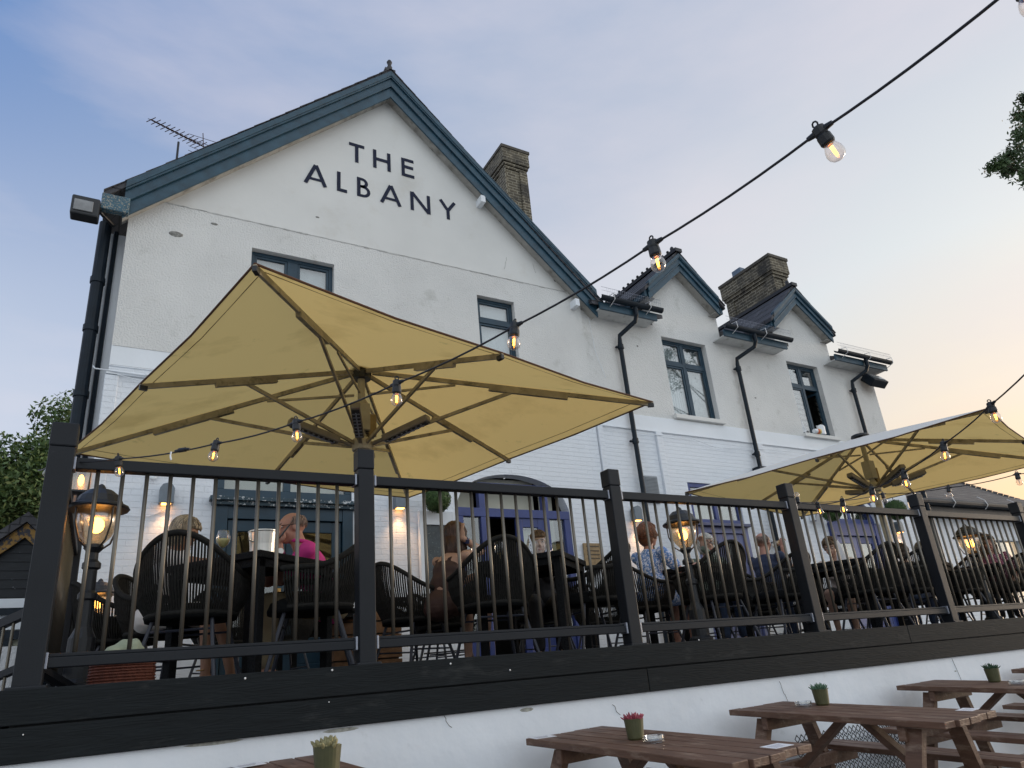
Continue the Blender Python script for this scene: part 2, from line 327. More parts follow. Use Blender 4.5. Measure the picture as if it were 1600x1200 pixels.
# ---- terrace
DX0,DX1=-.385,24
tr=thing('raised_terrace','raised terrace of dark deck boards with black wood grain fascia along its front','terrace',(DX0,3.98,FL))
O=tr.location
b=MB()
y=4.03; i=0
while y<8.98: b.box(DX0+.02,DX1,y,min(y+.14,8.98),FL-.03,FL); y+=.146
b.build('floor_boards',deckm,tr,org=O)
for (x0,x1,z0,z1) in ((DX0,6.31,-.012,.138),(6.316,DX1,-.012,.138),(DX0-.02,3.26,-.168,-.020),(3.266,9.6,-.168,-.020),(9.606,DX1,-.168,-.020)):
    MB().box(x0,x1,3.975 if z0>-.1 else 3.978,4.02,z0,z1).build('fascia_board',fasc,tr,bev=.004,org=O)
MB().box(DX0-.001,DX0+.03,4.03,8.97,-.168,.13).build('side_fascia',fasc,tr,org=O)
MB().box(DX0+.05,DX1,4.1,8.9,-.2,-.02).box(DX0+.05,DX1,4.06,4.1,-.17,.085).build('joist_frame',dark,tr,org=O)
for (px_,py_) in ((383,1060),(519,1047),(704,1037),(797,1047),(36,1148),(1092,1000),(514,1097)):
    p=at(px_,py_,Y=3.974); r_=.006 if px_ not in (36,514) else .0035
    MB().ball((p.x,3.974,p.z),(r_,.003,r_),8).build('screw_head',screwm,tr,smooth=True,org=O)
rw=MB().box(DX0+.02,DX1,4.0,4.25,-1.5,-.164)
rwo=tag(rw.build('retaining_wall',wall_r,org=(DX0,4,-1.1)),'low white rendered wall under the black fascia of the terrace','wall')
q_=random.Random(4)
for (x_,z_,n_,dx_,dz_) in ((1.75,-.17,5,.012,-.02),(2.95,-.22,4,.02,-.018),(4.55,-.2,7,.008,-.03),(6.9,-.18,8,.006,-.03),(9.2,-.17,6,.01,-.03)):
    pts=[Vector((x_,3.9985,z_))]
    for i in range(n_): pts.append(pts[-1]+Vector((dx_*q_.uniform(-.2,1.8),0,dz_*q_.uniform(.2,1.6))))
    o=MB().tube(pts,.0018,4).build('hairline_crack',mat('crack_dirt',(.22,.21,.19)),rwo,org=(DX0,4,-1.1))
for (x_,z_,a_,b_) in ((1.15,-.183,.10,.010),(.52,-.175,.14,.009),(6.9,-.29,.02,.006),(2.3,-.19,.05,.012)):
    MB().ball((x_,3.9995,z_),(a_,.002,b_),8).build('paint_chip',mat('bare_render',(.42,.42,.38),.9,.4,40),rwo,org=(DX0,4,-1.1))
# ================= PUB BUILDING
pub=thing('pub_building','large white pub with steep teal trimmed gable, dormers and brick chimneys','building',(3.35,9,FL))
PO=pub.location
def P(mb,name,m,**k): return mb.build(name,m,pub,org=PO,**k)
def wallgrid(mb,x0,x1,z0,z1,ops,y,dep=.16):
    X=sorted({x0,x1,*[o[0] for o in ops],*[o[1] for o in ops]}); Z=sorted({z0,z1,*[o[2] for o in ops],*[o[3] for o in ops]})
    X=[a for a in X if x0<=a<=x1]; Z=[a for a in Z if z0<=a<=z1]
    for i in range(len(X)-1):
        for j in range(len(Z)-1):
            cx=(X[i]+X[i+1])/2; cz=(Z[j]+Z[j+1])/2
            if any(o[0]<cx<o[1] and o[2]<cz<o[3] for o in ops): continue
            mb.add([(X[i],y,Z[j]),(X[i+1],y,Z[j]),(X[i+1],y,Z[j+1]),(X[i],y,Z[j+1])],[(0,1,2,3)])
    for a,b_,c,d in ops:
        c2=max(c,z0); d2=min(d,z1)
        if c2>=d2: continue
        yb=y+dep
        f=[]
        mb.add([(a,y,c2),(a,y,d2),(a,yb,d2),(a,yb,c2)],[(0,1,2,3)])
        mb.add([(b_,y,c2),(b_,yb,c2),(b_,yb,d2),(b_,y,d2)],[(0,1,2,3)])
        if d<=z1: mb.add([(a,y,d),(b_,y,d),(b_,yb,d),(a,yb,d)],[(0,1,2,3)])
        if c>=z0: mb.add([(a,y,c),(a,yb,c),(b_,yb,c),(b_,y,c)],[(0,1,2,3)])
GX0,GX1=-.30,7.03; WX1=15.62; YW=9.0; YR=8.975
WA=(1.27,2.46,4.7,6.09); WB=(4.88,5.60,4.75,6.08); W1=(8.95,10.13,4.36,6.03); W2=(12.57,13.62,4.33,6.05)
D1=(1.02,2.73,FL,3.1); DA=(4.28,6.27,FL,2.97); D3=(8.95,10.22,FL,3.05); D4=(12.6,14.25,FL,3.02)
b=MB(); wallgrid(b,GX0,GX1,4.26,6.53,[WA,WB],YR,.17); wallgrid(b,GX1,WX1,4.26,6.24,[W1,W2],YR+.04,.2)
b.add([(GX1,YR,4.26),(GX1,YR+.04,4.26),(GX1,YR+.04,6.5),(GX1,YR,6.5)],[(0,1,2,3)])
for cx,hw in ((9.70,.92),(13.28,.92)): # dormer gable walls above the eaves
    b.add([(cx-hw,YR+.04,6.24),(cx+hw,YR+.04,6.24),(cx+hw,YR+.04,6.75),(cx-.06,YR+.04,7.74),(cx-hw,YR+.04,6.75)],[(0,1,2,3,4)])
    b.box(cx-hw,cx-hw+.02,YR+.05,10.5,6.2,6.7); b.box(cx+hw-.02,cx+hw,YR+.05,10.5,6.2,6.7)
b.box(WX1-.02,WX1,YR+.06,14,-1,6.3)
P(b,'roughcast_wall',rough_w)
b=MB().add([(GX0,YW,6.53),(GX1,YW,6.53),(3.365,YW,9.95),],[(0,1,2)])
P(b,'smooth_gable_wall',smooth_w)
b=MB(); q_=random.Random(8); x_=GX0+.02
while x_<GX1-.05:
    l_=q_.uniform(.03,.16); b.box(x_,min(x_+l_,GX1),YR-.004-q_.uniform(0,.006),YW,6.522+q_.uniform(-.008,.004),6.534); x_+=l_
P(b,'render_lip',mat('grimy_render',(.56,.56,.54),.9,.3,9,bump=.004,bs=60))
b=MB(); wallgrid(b,GX0,GX1,4.0,4.26,[],YW-.02); b.box(GX0,GX1,YW-.018,YW+.05,3.985,4.0)
b.box(GX1,WX1,YW-.0,YW+.1,3.99,4.258); b.box(GX1+.002,WX1,YW-.012,YW+.05,3.96,3.99)
b.box(GX0-.02,2.4,YW-.035,YW-.005,3.87,3.905); 
P(b,'string_band',band_w,bev=.004)
b=MB(); wallgrid(b,GX0,GX1,-1.2,4.0,[D1,DA],YW,.22); wallgrid(b,GX1,WX1,-1.2,3.99,[D3,D4],YW+.02,.22)
# arch spandrels over the violet doorway
cx=5.275; hw=.995; zs=2.42; ht=.53
N_=20; arc=[(cx-hw+2*hw*k/N_, zs+ht*math.sqrt(max(0,1-((-1+2*k/N_))**2))**1.0) for k in range(N_+1)]
P(b,'painted_brick_wall',brick_w)
b=MB()
for i in range(N_):
    (xa_,za_),(xb_,zb_)=arc[i],arc[i+1]
    b.add([(xa_,YW,za_),(xb_,YW,zb_),(xb_,YW,2.97),(xa_,YW,2.97)],[(0,1,2,3)])
    b.add([(xa_,YW,za_),(xa_,YW+.2,za_),(xb_,YW+.2,zb_),(xb_,YW,zb_)],[(0,1,2,3)])
b.add([(4.28,YW,2.42),(arc[0][0],YW,2.42),(arc[0][0],YW,2.97),(4.28,YW,2.97)],[(0,1,2,3)])
P(b,'arch_wall',brick_w)
# pilasters
for x0,x1 in ((7.05,7.16),(8.36,8.50),(11.0,11.14)): P(MB().box(x0,x1,YW-.03,YW+.019,-.5,3.955),'pilaster',brick_w,bev=.01)
P(MB().box(GX0-.03,GX0+.12,YW-.03,YW-.001,-.5,3.86),'pilaster',brick_w,bev=.01)
b=MB().box(-.52,GX0-.002,9.35,9.5,-1,6.1); P(b,'side_return_wall',band_w)
# dark rooms behind openings
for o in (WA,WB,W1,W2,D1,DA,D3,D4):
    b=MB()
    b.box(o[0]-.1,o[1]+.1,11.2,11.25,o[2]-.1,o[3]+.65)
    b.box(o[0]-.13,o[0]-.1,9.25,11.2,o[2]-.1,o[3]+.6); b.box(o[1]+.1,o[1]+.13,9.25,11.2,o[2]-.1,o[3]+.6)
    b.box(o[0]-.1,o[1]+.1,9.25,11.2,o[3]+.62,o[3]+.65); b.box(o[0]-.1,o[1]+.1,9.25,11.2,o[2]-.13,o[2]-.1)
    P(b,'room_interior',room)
# --- lettering on the gable
def stroke(mb,a,c,wd,y):
    a=Vector((a[0],0,a[1])); c=Vector((c[0],0,c[1])); d=(c-a).normalized(); x=Vector((-d.z,0,d.x))*wd/2
    q_=[a+x,a-x,c-x,c+x]; mb.prismY([(v.x,v.z) for v in q_],y-.006,y)
sw=.058; k=[0]
def letter(strokes):
    b=MB()
    for pts,w_ in strokes:
        for i in range(len(pts)-1): k[0]+=1; stroke(b,pts[i],pts[i+1],w_,8.998-.0004*(k[0]%6))
    P(b,'sign_letter',ink)
T0,T1=8.17,8.55; A0,A1=7.50,7.88
letter([([(2.70,T1-.026),(2.96,T1-.026)],sw),([(2.83,T1-.05),(2.83,T0)],sw)])
letter([([(3.14,T1),(3.14,T0)],sw),([(3.39,T1),(3.39,T0)],sw),([(3.165,8.365),(3.365,8.365)],sw)])
letter([([(3.645,T1),(3.645,T0)],sw),([(3.67,T1-.026),(3.84,T1-.026)],sw),([(3.67,8.375),(3.83,8.375)],sw),([(3.67,T0+.026),(3.845,T0+.026)],sw)])
def LA(xl,xm,xr): letter([([(xl+.025,A0),(xm-.004,A1)],sw),([(xr-.025,A0),(xm+.004,A1)],sw),([(xl+.09,7.605),(xr-.09,7.605)],.045)])
LA(1.98,2.16,2.34)
letter([([(2.53,A1),(2.53,A0)],sw),([(2.555,A0+.026),(2.665,A0+.026)],sw)])
def arc_(cx_,cz,rx,rz,n_=12): return [(cx_+rx*math.sin(PI*i/n_),cz+rz*math.cos(PI*i/n_)) for i in range(n_+1)]
def thick(pts,w_):      # smooth curved stroke as one ribbon
    V=[Vector((p[0],0,p[1])) for p in pts]; L_=[];R_=[]
    for i,v in enumerate(V):
        d=(V[min(i+1,len(V)-1)]-V[max(i-1,0)]).normalized(); x=Vector((-d.z,0,d.x))*w_/2; L_.append(v+x); R_.append(v-x)
    return L_,R_
b=MB(); stroke(b,(2.86,A1),(2.86,A0),sw,8.998)
for pts in ([(2.88,A1-.025)]+arc_(2.915,A1-.097,.075,.072)+[(2.88,A1-.169)],[(2.88,A0+.21)]+arc_(2.93,A0+.118,.098,.092)+[(2.88,A0+.026)]):
    L_,R_=thick(pts,sw-.004)
    for i in range(len(L_)-1): b.add([(v.x,8.9965,v.z) for v in (L_[i],R_[i],R_[i+1],L_[i+1])],[(0,1,2,3)])
P(b,'sign_letter',ink)
LA(3.22,3.41,3.59)
letter([([(3.785,A1),(3.785,A0)],sw),([(4.09,A1),(4.09,A0)],sw),([(3.79,A1-.01),(4.085,A0+.01)],sw)])
letter([([(4.315,A1),(4.45,7.68)],sw),([(4.585,A1),(4.45,7.68)],sw),([(4.45,7.70),(4.45,A0)],sw)])
# --- barge boards
def barge(cx,zi,hi_l,hi_r,zl,zr,thick,y,name='barge_board',ends=True):
    # cx apex x, zi inner apex z; (hi_l,zl) inner left end, (hi_r,zr) inner right end; vertical thickness
    for sgn,(xe,ze) in (('l',(hi_l,zl)),('r',(hi_r,zr))):
        b=MB(); t=thick
        def quad(a0,a1,y0,y1):
            b.prismY([(cx,zi+a0),(xe,ze+a0),(xe+(-.13*a1/thick if sgn=='l' else .13*a1/thick)*0,ze+a1),(cx,zi+a1)],y0,y1)
        quad(0,.36*t,y-.0,y+.03); quad(.36*t+.001,.42*t,y-.035,y+.03); quad(.42*t+.001,.68*t,y-.02,y+.03); quad(.68*t+.001,.74*t,y-.05,y+.03); quad(.74*t+.001,.93*t,y-.06,y+.03)
        P(b,name,teal,bev=.004)
barge(3.385,9.63,-.37,7.28,6.02,6.02,.59,8.80)
barge(9.60,7.55,8.62,10.53,6.68,6.70,.43,8.80)
barge(13.16,7.51,12.19,14.19,6.68,6.68,.43,8.80)
b=MB(); b.box(-.62,-.30,8.74,8.84,6.06,6.30); P(b,'bargeboard_end',peel,bev=.01)
SOFF=mat('soffit_paint',(.42,.41,.38),.8,.15,6,stain=((.1,.09,.07),.7,5,.5,.7))
# soffits behind the barges with little purlin blocks
b=MB()
for (cx,zi,xl,xr,ze) in ((3.385,9.63,-.37,7.28,6.02),(9.60,7.55,8.62,10.53,6.69),(13.16,7.51,12.19,14.19,6.68)):
    for xe in (xl,xr):
        b=MB(); b.add([(cx,8.82,zi+.05),(xe,8.82,ze+.05),(xe,9.04,ze+.05),(cx,9.04,zi+.05)],[(0,1,2,3) if xe<cx else (3,2,1,0)]); P(b,'verge_soffit',SOFF)
if 0: P(b,'verge_soffit',mat('soffit_paint',(.55,.52,.46),.8,.15,6,stain=((.1,.09,.07),.7,5,.5,.7)))
for (x_,z_) in ((5.07,8.02),(6.85,6.28)):
    MB().box(x_-.045,x_+.045,8.80,9.02,z_-.1,z_+.04).build('purlin_end',band_w,pub,org=PO,bev=.004)
# --- roofs
def gable_roof(cx,zt,xl,zl,xr,zr,y0,y1,th,name,m,ridge=True):
    b=MB()
    for xe,ze in ((xl,zl),(xr,zr)):
        poly=[(cx,zt),(xe,ze),(xe,ze-th),(cx,zt-th)]; b.prismY(poly,y0,y1)
    # slates as stepped courses at the verge
    P(b,name,m)
    b=MB()
    for xe,ze in ((xl,zl),(xr,zr)):
        L_=math.hypot(cx-xe,zt-ze); nn=int(L_/.3)
        for i in range(nn):
            f0=i/nn; f1=(i+1)/nn
            x0=xe+(cx-xe)*f0; z0=ze+(zt-ze)*f0; x1=xe+(cx-xe)*f1; z1=ze+(zt-ze)*f1
            b.prismY([(x0,z0+.002),(x0,z0+.022),(x1,z1+.010),(x1,z1+.002)],y0-.02,y1)
    P(b,name.replace('roof','slates') if False else 'slate_courses',m)
gable_roof(3.385,10.23,-.61,6.33,7.40,6.33,8.76,17,.09,'gable_roof',slate)
gable_roof(9.60,8.01,8.52,6.92,10.68,6.92,8.77,11.8,.07,'dormer_roof',slate)
gable_roof(13.16,7.98,12.1,6.92,14.28,6.92,8.77,11.8,.07,'dormer_roof',slate)
for xa_,xb_,f_ in ((7.1,8.77,1),(8.79,10.60,0),(10.63,12.35,1),(12.37,14.19,0),(14.21,15.75,1)):
    y0_,z0_=(8.70,6.30) if f_ else (9.35,6.572)
    P(MB().prismX([(y0_,z0_),(13,8.1),(18,6.2),(18,6.1),(13,8.0),(y0_,z0_-.08)],xa_,xb_),'main_roof',slate)
for cx,hw_ in ((9.60,1.08),(13.19,1.08)):
    for s_ in (-1,1):
        xo=cx+s_*(hw_-.02); xi=cx+s_*(hw_-.09); P(MB().box(min(xo,xi),max(xo,xi),8.835,11.4,6.76,6.90),'eaves_return',teal)
        xw=cx+s_*.80; P(MB().box(min(xi,xw),max(xi,xw),8.835,11.4,6.745,6.758),'eaves_return_soffit',SOFF)
# finials and ridge tiles
b=MB()
b.lathe([(.045,0),(.05,.08),(.03,.1),(.035,.16),(.05,.2),(.03,.24),(.005,.25)],(3.385,8.82,10.25),10)
b.box(3.29,3.48,8.78,17,10.21,10.27)
P(b,'ridge_tiles',slate)
for cx,zt in ((9.60,8.01),(13.16,7.98)):
    b=MB(); b.box(cx-.09,cx+.09,8.72,11.8,zt-.03,zt+.05); b.lathe([(.04,0),(.045,.1),(.03,.13),(.004,.15)],(cx,8.9,zt+.05),8)
    yy=9.0
    while yy<11.6 and cx<10:
        b.box(cx-.02,cx+.02,yy,yy+.07,zt+.05,zt+.11); b.ball((cx,yy+.035,zt+.14),.035,8); yy+=.17
    P(b,'crested_ridge',dark)
# --- chimneys
def chimney(x0,x1,y0,y1,z0,z1,pot=False):
    b=MB(); b.box(x0,x1,y0,y1,z0,z1-.62)
    e=0
    for i,(h0,h1,g_) in enumerate(((.62,.54,.03),(.54,.46,.06),(.46,.08,.09))):
        b.box(x0-g_,x1+g_,y0-g_,y1+g_,z1-h0+.0005,z1-h1)
    # raised panels on the long side
    b.box(x0-.035,x0-.001,y0-.035,y0+.22,z0,z1-.62); b.box(x0-.035,x0-.001,y1-.22,y1+.03,z0,z1-.62)
    b.box(x1-.18,x1+.035,y0-.035,y0-.001,z0,z1-.62); b.box(x0,x0+.2,y0-.035,y0-.001,z0,z1-1.5)
    c=P(b,'chimney',brickc,bev=.012)
    b=MB().box(x0-.11,x1+.11,y0-.11,y1+.11,z1-.079,z1); 
    o=b.build('chimney_cap',mat('cap_mortar',(.10,.09,.075),.9,.3,9,bump=.006,bs=30),c)
    o.parent=c; o.matrix_parent_inverse=Matrix.Identity(4); o.location=-PO
    if pot:
        o=MB().box(x0+.02,x0+.22,y1-.62,y1-.32,z1+.001,z1+.24).build('chimney_pot',leadm,c,bev=.02); o.location=-PO
chimney(7.05,7.60,11.1,12.1,8.0,11.76)
chimney(13.72,14.22,9.62,11.15,7.0,9.46,True)
# --- eaves: soffit box, gutter, wire guard, downpipe
def gutter_run(x0,x1,name='gutter'):
    b=MB(); b.box(x0+.02,x1-.03,8.66,8.70,6.12,6.27); P(b,'eaves_fascia',teal,bev=.003)
    b=MB(); b.box(x0+.03,x1-.05,8.70,9.02,6.135,6.16); P(b,'eaves_soffit',mat('soffit_white',(.6,.61,.6),.7,.15,5,stain=((.2,.2,.18),.5,6,.55,.7)))
    b=MB(); n_=10; pts=[]
    for k_ in range(n_+1):
        a=PI+PI*k_/n_; pts.append((8.58+.065*math.cos(a),6.33+.075*math.sin(a)))
    inner=[(8.58+.055*math.cos(PI+PI*k_/n_),6.33+.065*math.sin(PI+PI*k_/n_)) for k_ in range(n_,-1,-1)]
    b.prismX((pts+inner),x0-.02,x1+.04)
    gt=P(b,'gutter',pipe,smooth=False)
    b=MB(); x=x0+.12; ps=[]
    zt=6.50
    b.tube([(x0,8.53,zt-.0),(x1,8.53,zt)],.003,5); b.tube([(x0,8.53,zt-.07),(x1,8.53,zt-.07)],.002,5)
    while x<x1: b.tube([(x,8.53,6.36),(x,8.52,zt)],.002,4); x+=.045
    o=b.build('wire_guard',steel,gt); o.location=-PO
    x=x0+.25
    while x<x1:
        o=MB().tube([(x,8.66,6.42),(x,8.50,6.40),(x,8.49,6.27),(x,8.60,6.22),(x,8.67,6.2)],.007,6).build('gutter_bracket',screwm,gt); o.location=-PO; x+=.85
gutter_run(7.22,8.62); gutter_run(10.35,12.28); gutter_run(13.85,15.82)
def downpipe(x,xo,z1=-1,shoe=None):
    b=MB(); b.tube([(xo,8.60,6.27),(xo,8.60,6.1),(xo+.0,8.66,6.0),(x,8.9,5.78),(x,8.92,5.65),(x,8.92,z1)],.042,12)
    for z in (5.6,3.75,2.0): b.tube([(x,8.92,z),(x,8.92,z-.09)],.056,12); b.box(x-.09,x+.09,8.93,8.975,z-.06,z-.03)
    P(b,'downpipe',pipe,smooth=False)
downpipe(7.80,8.02); downpipe(10.86,11.18,3.35); downpipe(14.62,14.9)
b=MB().box(10.7,11.0,8.8,8.99,3.25,3.42).tube([(10.86,8.9,3.3),(10.86,8.9,-1)],.042,10); P(b,'rainwater_hopper',pipe,bev=.01)
b=MB().tube([(-.56,9.22,6.15),(-.56,9.22,-1)],.075,14).tube([(-.43,9.3,6.1),(-.43,9.3,-1)],.03,8)
for z in (5.3,4.6,3.7,2.9): b.tube([(-.56,9.22,z),(-.56,9.22,z-.08)],.088,14)
P(b,'downpipe',pipe)
b=MB().tube([(-.47,9.1,4.0),(-.44,8.98,3.92),(-.2,8.95,3.9),(2.0,8.95,3.84),(5,8.95,3.86)],.009,6).tube([(-.2,8.95,3.86),(.1,8.94,3.8),(.4,8.95,3.84),(.1,8.94,3.9),(.6,8.95,3.8),(3,8.95,3.8)],.006,6)
b.tube([(7.2,8.96,3.93),(8,8.95,3.88),(9.2,8.96,3.9),(9.8,8.96,3.76),(10.6,8.96,3.82),(12,8.96,3.85)],.006,6)
b.tube([(-.1,8.98,2.13),(.3,8.98,2.12),(.47,8.98,2.2)],.005,5).tube([(7.2,8.99,6.1),(7.25,8.99,5.4),(7.4,8.99,4.9)],.004,5)
P(b,'wall_cable',band_w)
# --- windows
def window(o,y,kind):
    x0,x1,z0,z1=o; f=.07; b=MB()
    def fr(a,b_,c,d,w_=f,dd=.05,yy=y):
        b.box(a,a+w_,yy-dd/2,yy+dd/2,c,d); b.box(b_-w_,b_,yy-dd/2,yy+dd/2,c,d); b.box(a+w_,b_-w_,yy-dd/2,yy+dd/2,c,c+w_); b.box(a+w_,b_-w_,yy-dd/2,yy+dd/2,d-w_,d)
    fr(x0+.002,x1-.002,z0+.002,z1-.002,.055,.07)
    panes=[]
    if kind in('cross','open'):
        zm=z1-(z1-z0)*.31; xm=(x0+x1)/2
        b.box(xm-.035,xm+.035,y-.036,y+.034,z0+.06,z1-.06); b.box(x0+.06,xm-.036,y-.037,y+.033,zm-.04,zm+.04); b.box(xm+.036,x1-.06,y-.037,y+.033,zm-.04,zm+.04)
        cells=[(x0+.058,xm-.037,zm+.042,z1-.058),(xm+.037,x1-.058,zm+.042,z1-.058),(x0+.058,xm-.037,z0+.058,zm-.042)]
        if kind=='cross': cells.append((xm+.037,x1-.058,z0+.058,zm-.042))
    elif kind=='sash':
        zm=z1-.42; b.box(x0+.06,x1-.06,y-.04,y+.03,zm-.05,zm+.03); cells=[(x0+.058,x1-.058,zm+.032,z1-.058),(x0+.058,x1-.058,z0+.058,zm-.052)]
    elif kind=='pair':
        xm=(x0+x1)/2; b.box(xm-.075,xm+.075,y-.037,y+.033,z0+.06,z1-.06); cells=[(x0+.058,xm-.077,z0+.058,z1-.058),(xm+.077,x1-.058,z0+.058,z1-.058)]
    for c in cells: fr(*c,w_=.035,dd=.04,yy=y-.005); panes.append((c[0]+.035,c[1]-.035,c[2]+.035,c[3]-.035))
    wf=P(b,'window',tealw,bev=.003)
    for c in panes:
        g_=MB().box(c[0],c[1],y-.004,y+.004,c[2],c[3]).build('pane',glass_w,wf); g_.location=-PO
    return wf
def child(mb,name,m,par,**k):
    o=mb.build(name,m,par,**k); o.location=-PO; return o
wf=window(WA,9.10,'pair'); child(MB().box(WA[0]+.05,WA[1]-.05,9.17,9.18,WA[2],WA[3]-.0),'roller_blind',curtain,wf)
wf=window(WB,9.10,'sash'); child(MB().box(WB[0]+.05,WB[1]-.05,9.17,9.18,WB[2],WB[3]),'roller_blind',curtain,wf)
wf=window(W1,9.16,'cross')
c_=MB(); nx=30
for k_ in range(nx):
    xa=W1[0]+.05+(.56)*k_/nx; xb=W1[0]+.05+(.56)*(k_+1)/nx
    c_.add([(xa,9.25+.012*math.sin(k_*1.9),W1[2]),(xb,9.25+.012*math.sin((k_+1)*1.9),W1[2]),(xb,9.25+.012*math.sin((k_+1)*1.9),W1[3]),(xa,9.25+.012*math.sin(k_*1.9),W1[3])],[(0,1,2,3)])
child(c_,'curtain',curtain,wf); child(MB().box(W1[0]+.62,W1[1]-.03,9.26,9.27,W1[2],W1[3]),'blind',mat('tree_reflection_net',(.55,.57,.58),.9,.2,5,stain=((.25,.27,.28),.6,5,.54,.60)),wf)  # grey blotches on the pale blind paint a tree's reflection in the pane
wf=window(W2,9.16,'open')
c_=MB(); z=W2[2]+.1
while z<5.5: c_.box(W2[0]+.03,W2[0]+.56,9.26,9.265,z,z+.07); z+=.125
child(c_,'striped_blind',blindm,wf)
# casement standing open
s_=MB(); a=Vector((W2[1]-.07,9.13,0)); d=Vector((-.12,.52,0)).normalized(); L_=.42
M_=Matrix.Translation(a)@d.to_track_quat('X','Z').to_matrix().to_4x4()
for q_ in ((0,.045,4.4,5.45),(L_-.045,L_,4.4,5.45),(.045,L_-.045,4.4,4.45),(.045,L_-.045,5.40,5.45)): s_.box(q_[0],q_[1],-.02,.02,q_[2],q_[3],M=M_)
cs=P(s_,'open_casement',tealw,bev=.003)
child(MB().box(.045,L_-.045,-.003,.003,4.45,5.4,M=M_),'pane',glass_w,cs)
for o in (W1,W2,(WB[0],WB[1],WB[2],0)):
    P(MB().box(o[0]-.05,o[1]+.05,8.93,9.2,o[2]-.085,o[2]-.002),'window_sill',smooth_w,bev=.008)
# --- ground floor joinery
def door(x0,x1,z0,z1,y,m,par_name='door',gz0=None,handle=True,open_=False):
    b=MB(); st=.12
    b.box(x0,x0+st,y-.025,y+.025,z0,z1); b.box(x1-st,x1,y-.025,y+.025,z0,z1)
    b.box(x0+st,x1-st,y-.025,y+.025,z1-st-.02,z1); gl=z0+.75 if gz0 is None else gz0
    b.box(x0+st,x1-st,y-.025,y+.025,z0,z0+.25); b.box(x0+st,x1-st,y-.02,y+.02,z0+.25,gl); b.box(x0+st,x1-st,y-.026,y+.026,gl-.1,gl)
    d_=P(b,'door',m,bev=.006)
    child(MB().box(x0+st,x1-st,y-.004,y+.004,gl,z1-st-.02),'pane',glass_w,d_)
    if handle: child(MB().tube([(x1-.06,y-.05,z0+1.0),(x1-.06,y-.06,z0+1.12)],.012,8).box(x1-.08,x1-.04,y-.035,y-.024,z0+.9,z0+1.15),'handle',brass,d_)
    return d_
def transom(x0,x1,z0,z1,y,m,n_=2,w_=.07):
    b=MB(); b.box(x0,x1,y-.035,y+.035,z0,z0+w_); b.box(x0,x1,y-.035,y+.035,z1-w_,z1); cells=[]
    for i in range(n_+1):
        xx=x0+(x1-x0-w_)*i/n_; b.box(xx,xx+w_,y-.034,y+.034,z0+w_,z1-w_)
        if i<n_: cells.append((xx+w_,x0+(x1-x0-w_)*(i+1)/n_))
    f_=P(b,'transom_window',m,bev=.004)
    for a_,c_ in cells: child(MB().box(a_,c_,y-.004,y+.004,z0+w_,z1-w_),'pane',glass_w,f_)
# left: teal French doors under a ledge
x0,x1=D1[0],D1[1]
transom(x0,x1,2.42,3.1,9.06,tealw,2,.09)
P(MB().box(x0-.08,x1+.08,8.86,9.1,2.33,2.38).box(x0-.05,x1+.05,8.9,9.1,2.28,2.33),'door_ledge',mat('flaking_ledge',(.03,.06,.08),.6,.2,6,stain=((.6,.62,.62),.9,24,.56,.59)),bev=.004)
P(MB().box(x0,x0+.14,8.95,9.1,FL,2.28).box(x1-.14,x1,8.95,9.1,FL,2.28).box(x0+.14,x1-.14,8.96,9.1,2.12,2.28),'door_frame',tealw,bev=.004)
door(x0+.15,(x0+x1)/2-.005,FL,2.11,9.02,tealw,gz0=FL+.55); door((x0+x1)/2+.005,x1-.15,FL,2.11,9.02,tealw,gz0=FL+.55,handle=False)
# arched violet doorway
xa,xb=DA[0],DA[1]
# arch moulding
def arcpt(t,g_=0): 
    a=PI*(1-t); return (cx+(hw+g_)*math.cos(a), zs+(ht+g_)*math.sin(a))
b=MB()
for i in range(24):
    p0=arcpt(i/24); p1=arcpt((i+1)/24); q0=arcpt(i/24,.09); q1=arcpt((i+1)/24,.09)
    b.prismY([p0,p1,q1,q0],8.93,9.0)
P(b,'arch_moulding',band_w)
P(MB().prismY([(cx-.10,2.93),(cx+.09,2.93),(cx+.13,3.30),(cx-.14,3.30)],8.88,8.98),'keystone',band_w,bev=.008)
# arched fanlight frame: filled violet panel with panes (set back in the arch)
b=MB(); 
for i in range(24):
    p0=arcpt(i/24,-.003); p1=arcpt((i+1)/24,-.003); q0=arcpt(i/24,-.10); q1=arcpt((i+1)/24,-.10)
    b.prismY([p0,q0,q1,p1],9.0,9.12)
P(b,'arch_frame',violet); b=MB()
b.box(xa+.004,xb-.004,9.0,9.12,2.27,2.40)
for xx in (4.72,5.84): b.box(xx-.05,xx+.05,9.01,9.11,2.395,2.80)
b.box(4.77,5.79,9.012,9.112,2.74,2.80)
for q_ in ((xa+.004,xa+.11),(xb-.11,xb-.004),(5.80,5.88),(4.68,4.76)): P(MB().box(*q_,9.002,9.122,FL,2.268),'door_jamb',violet,bev=.004)
P(b,'fanlight_frame',violet,bev=.004)
b=MB(); 
for i in range(24):
    p0=arcpt(i/24,-.1); p1=arcpt((i+1)/24,-.1); b.prismY([(p0[0],2.40),(p1[0],2.40),p1,p0],9.058,9.064)
P(b,'fanlight_pane',glass_w)
door(5.28,5.79,FL,2.27,9.05,violet,gz0=FL+.5); 
for q_ in ((5.89,6.15),(4.40,4.67)): P(MB().box(*q_,9.05,9.056,FL+.4,2.27),'sidelight_pane',glass_w)
P(MB().box(5.89,6.15,9.03,9.08,FL,FL+.4).box(4.40,4.67,9.03,9.08,FL,FL+.4),'sidelight_panel',violet)
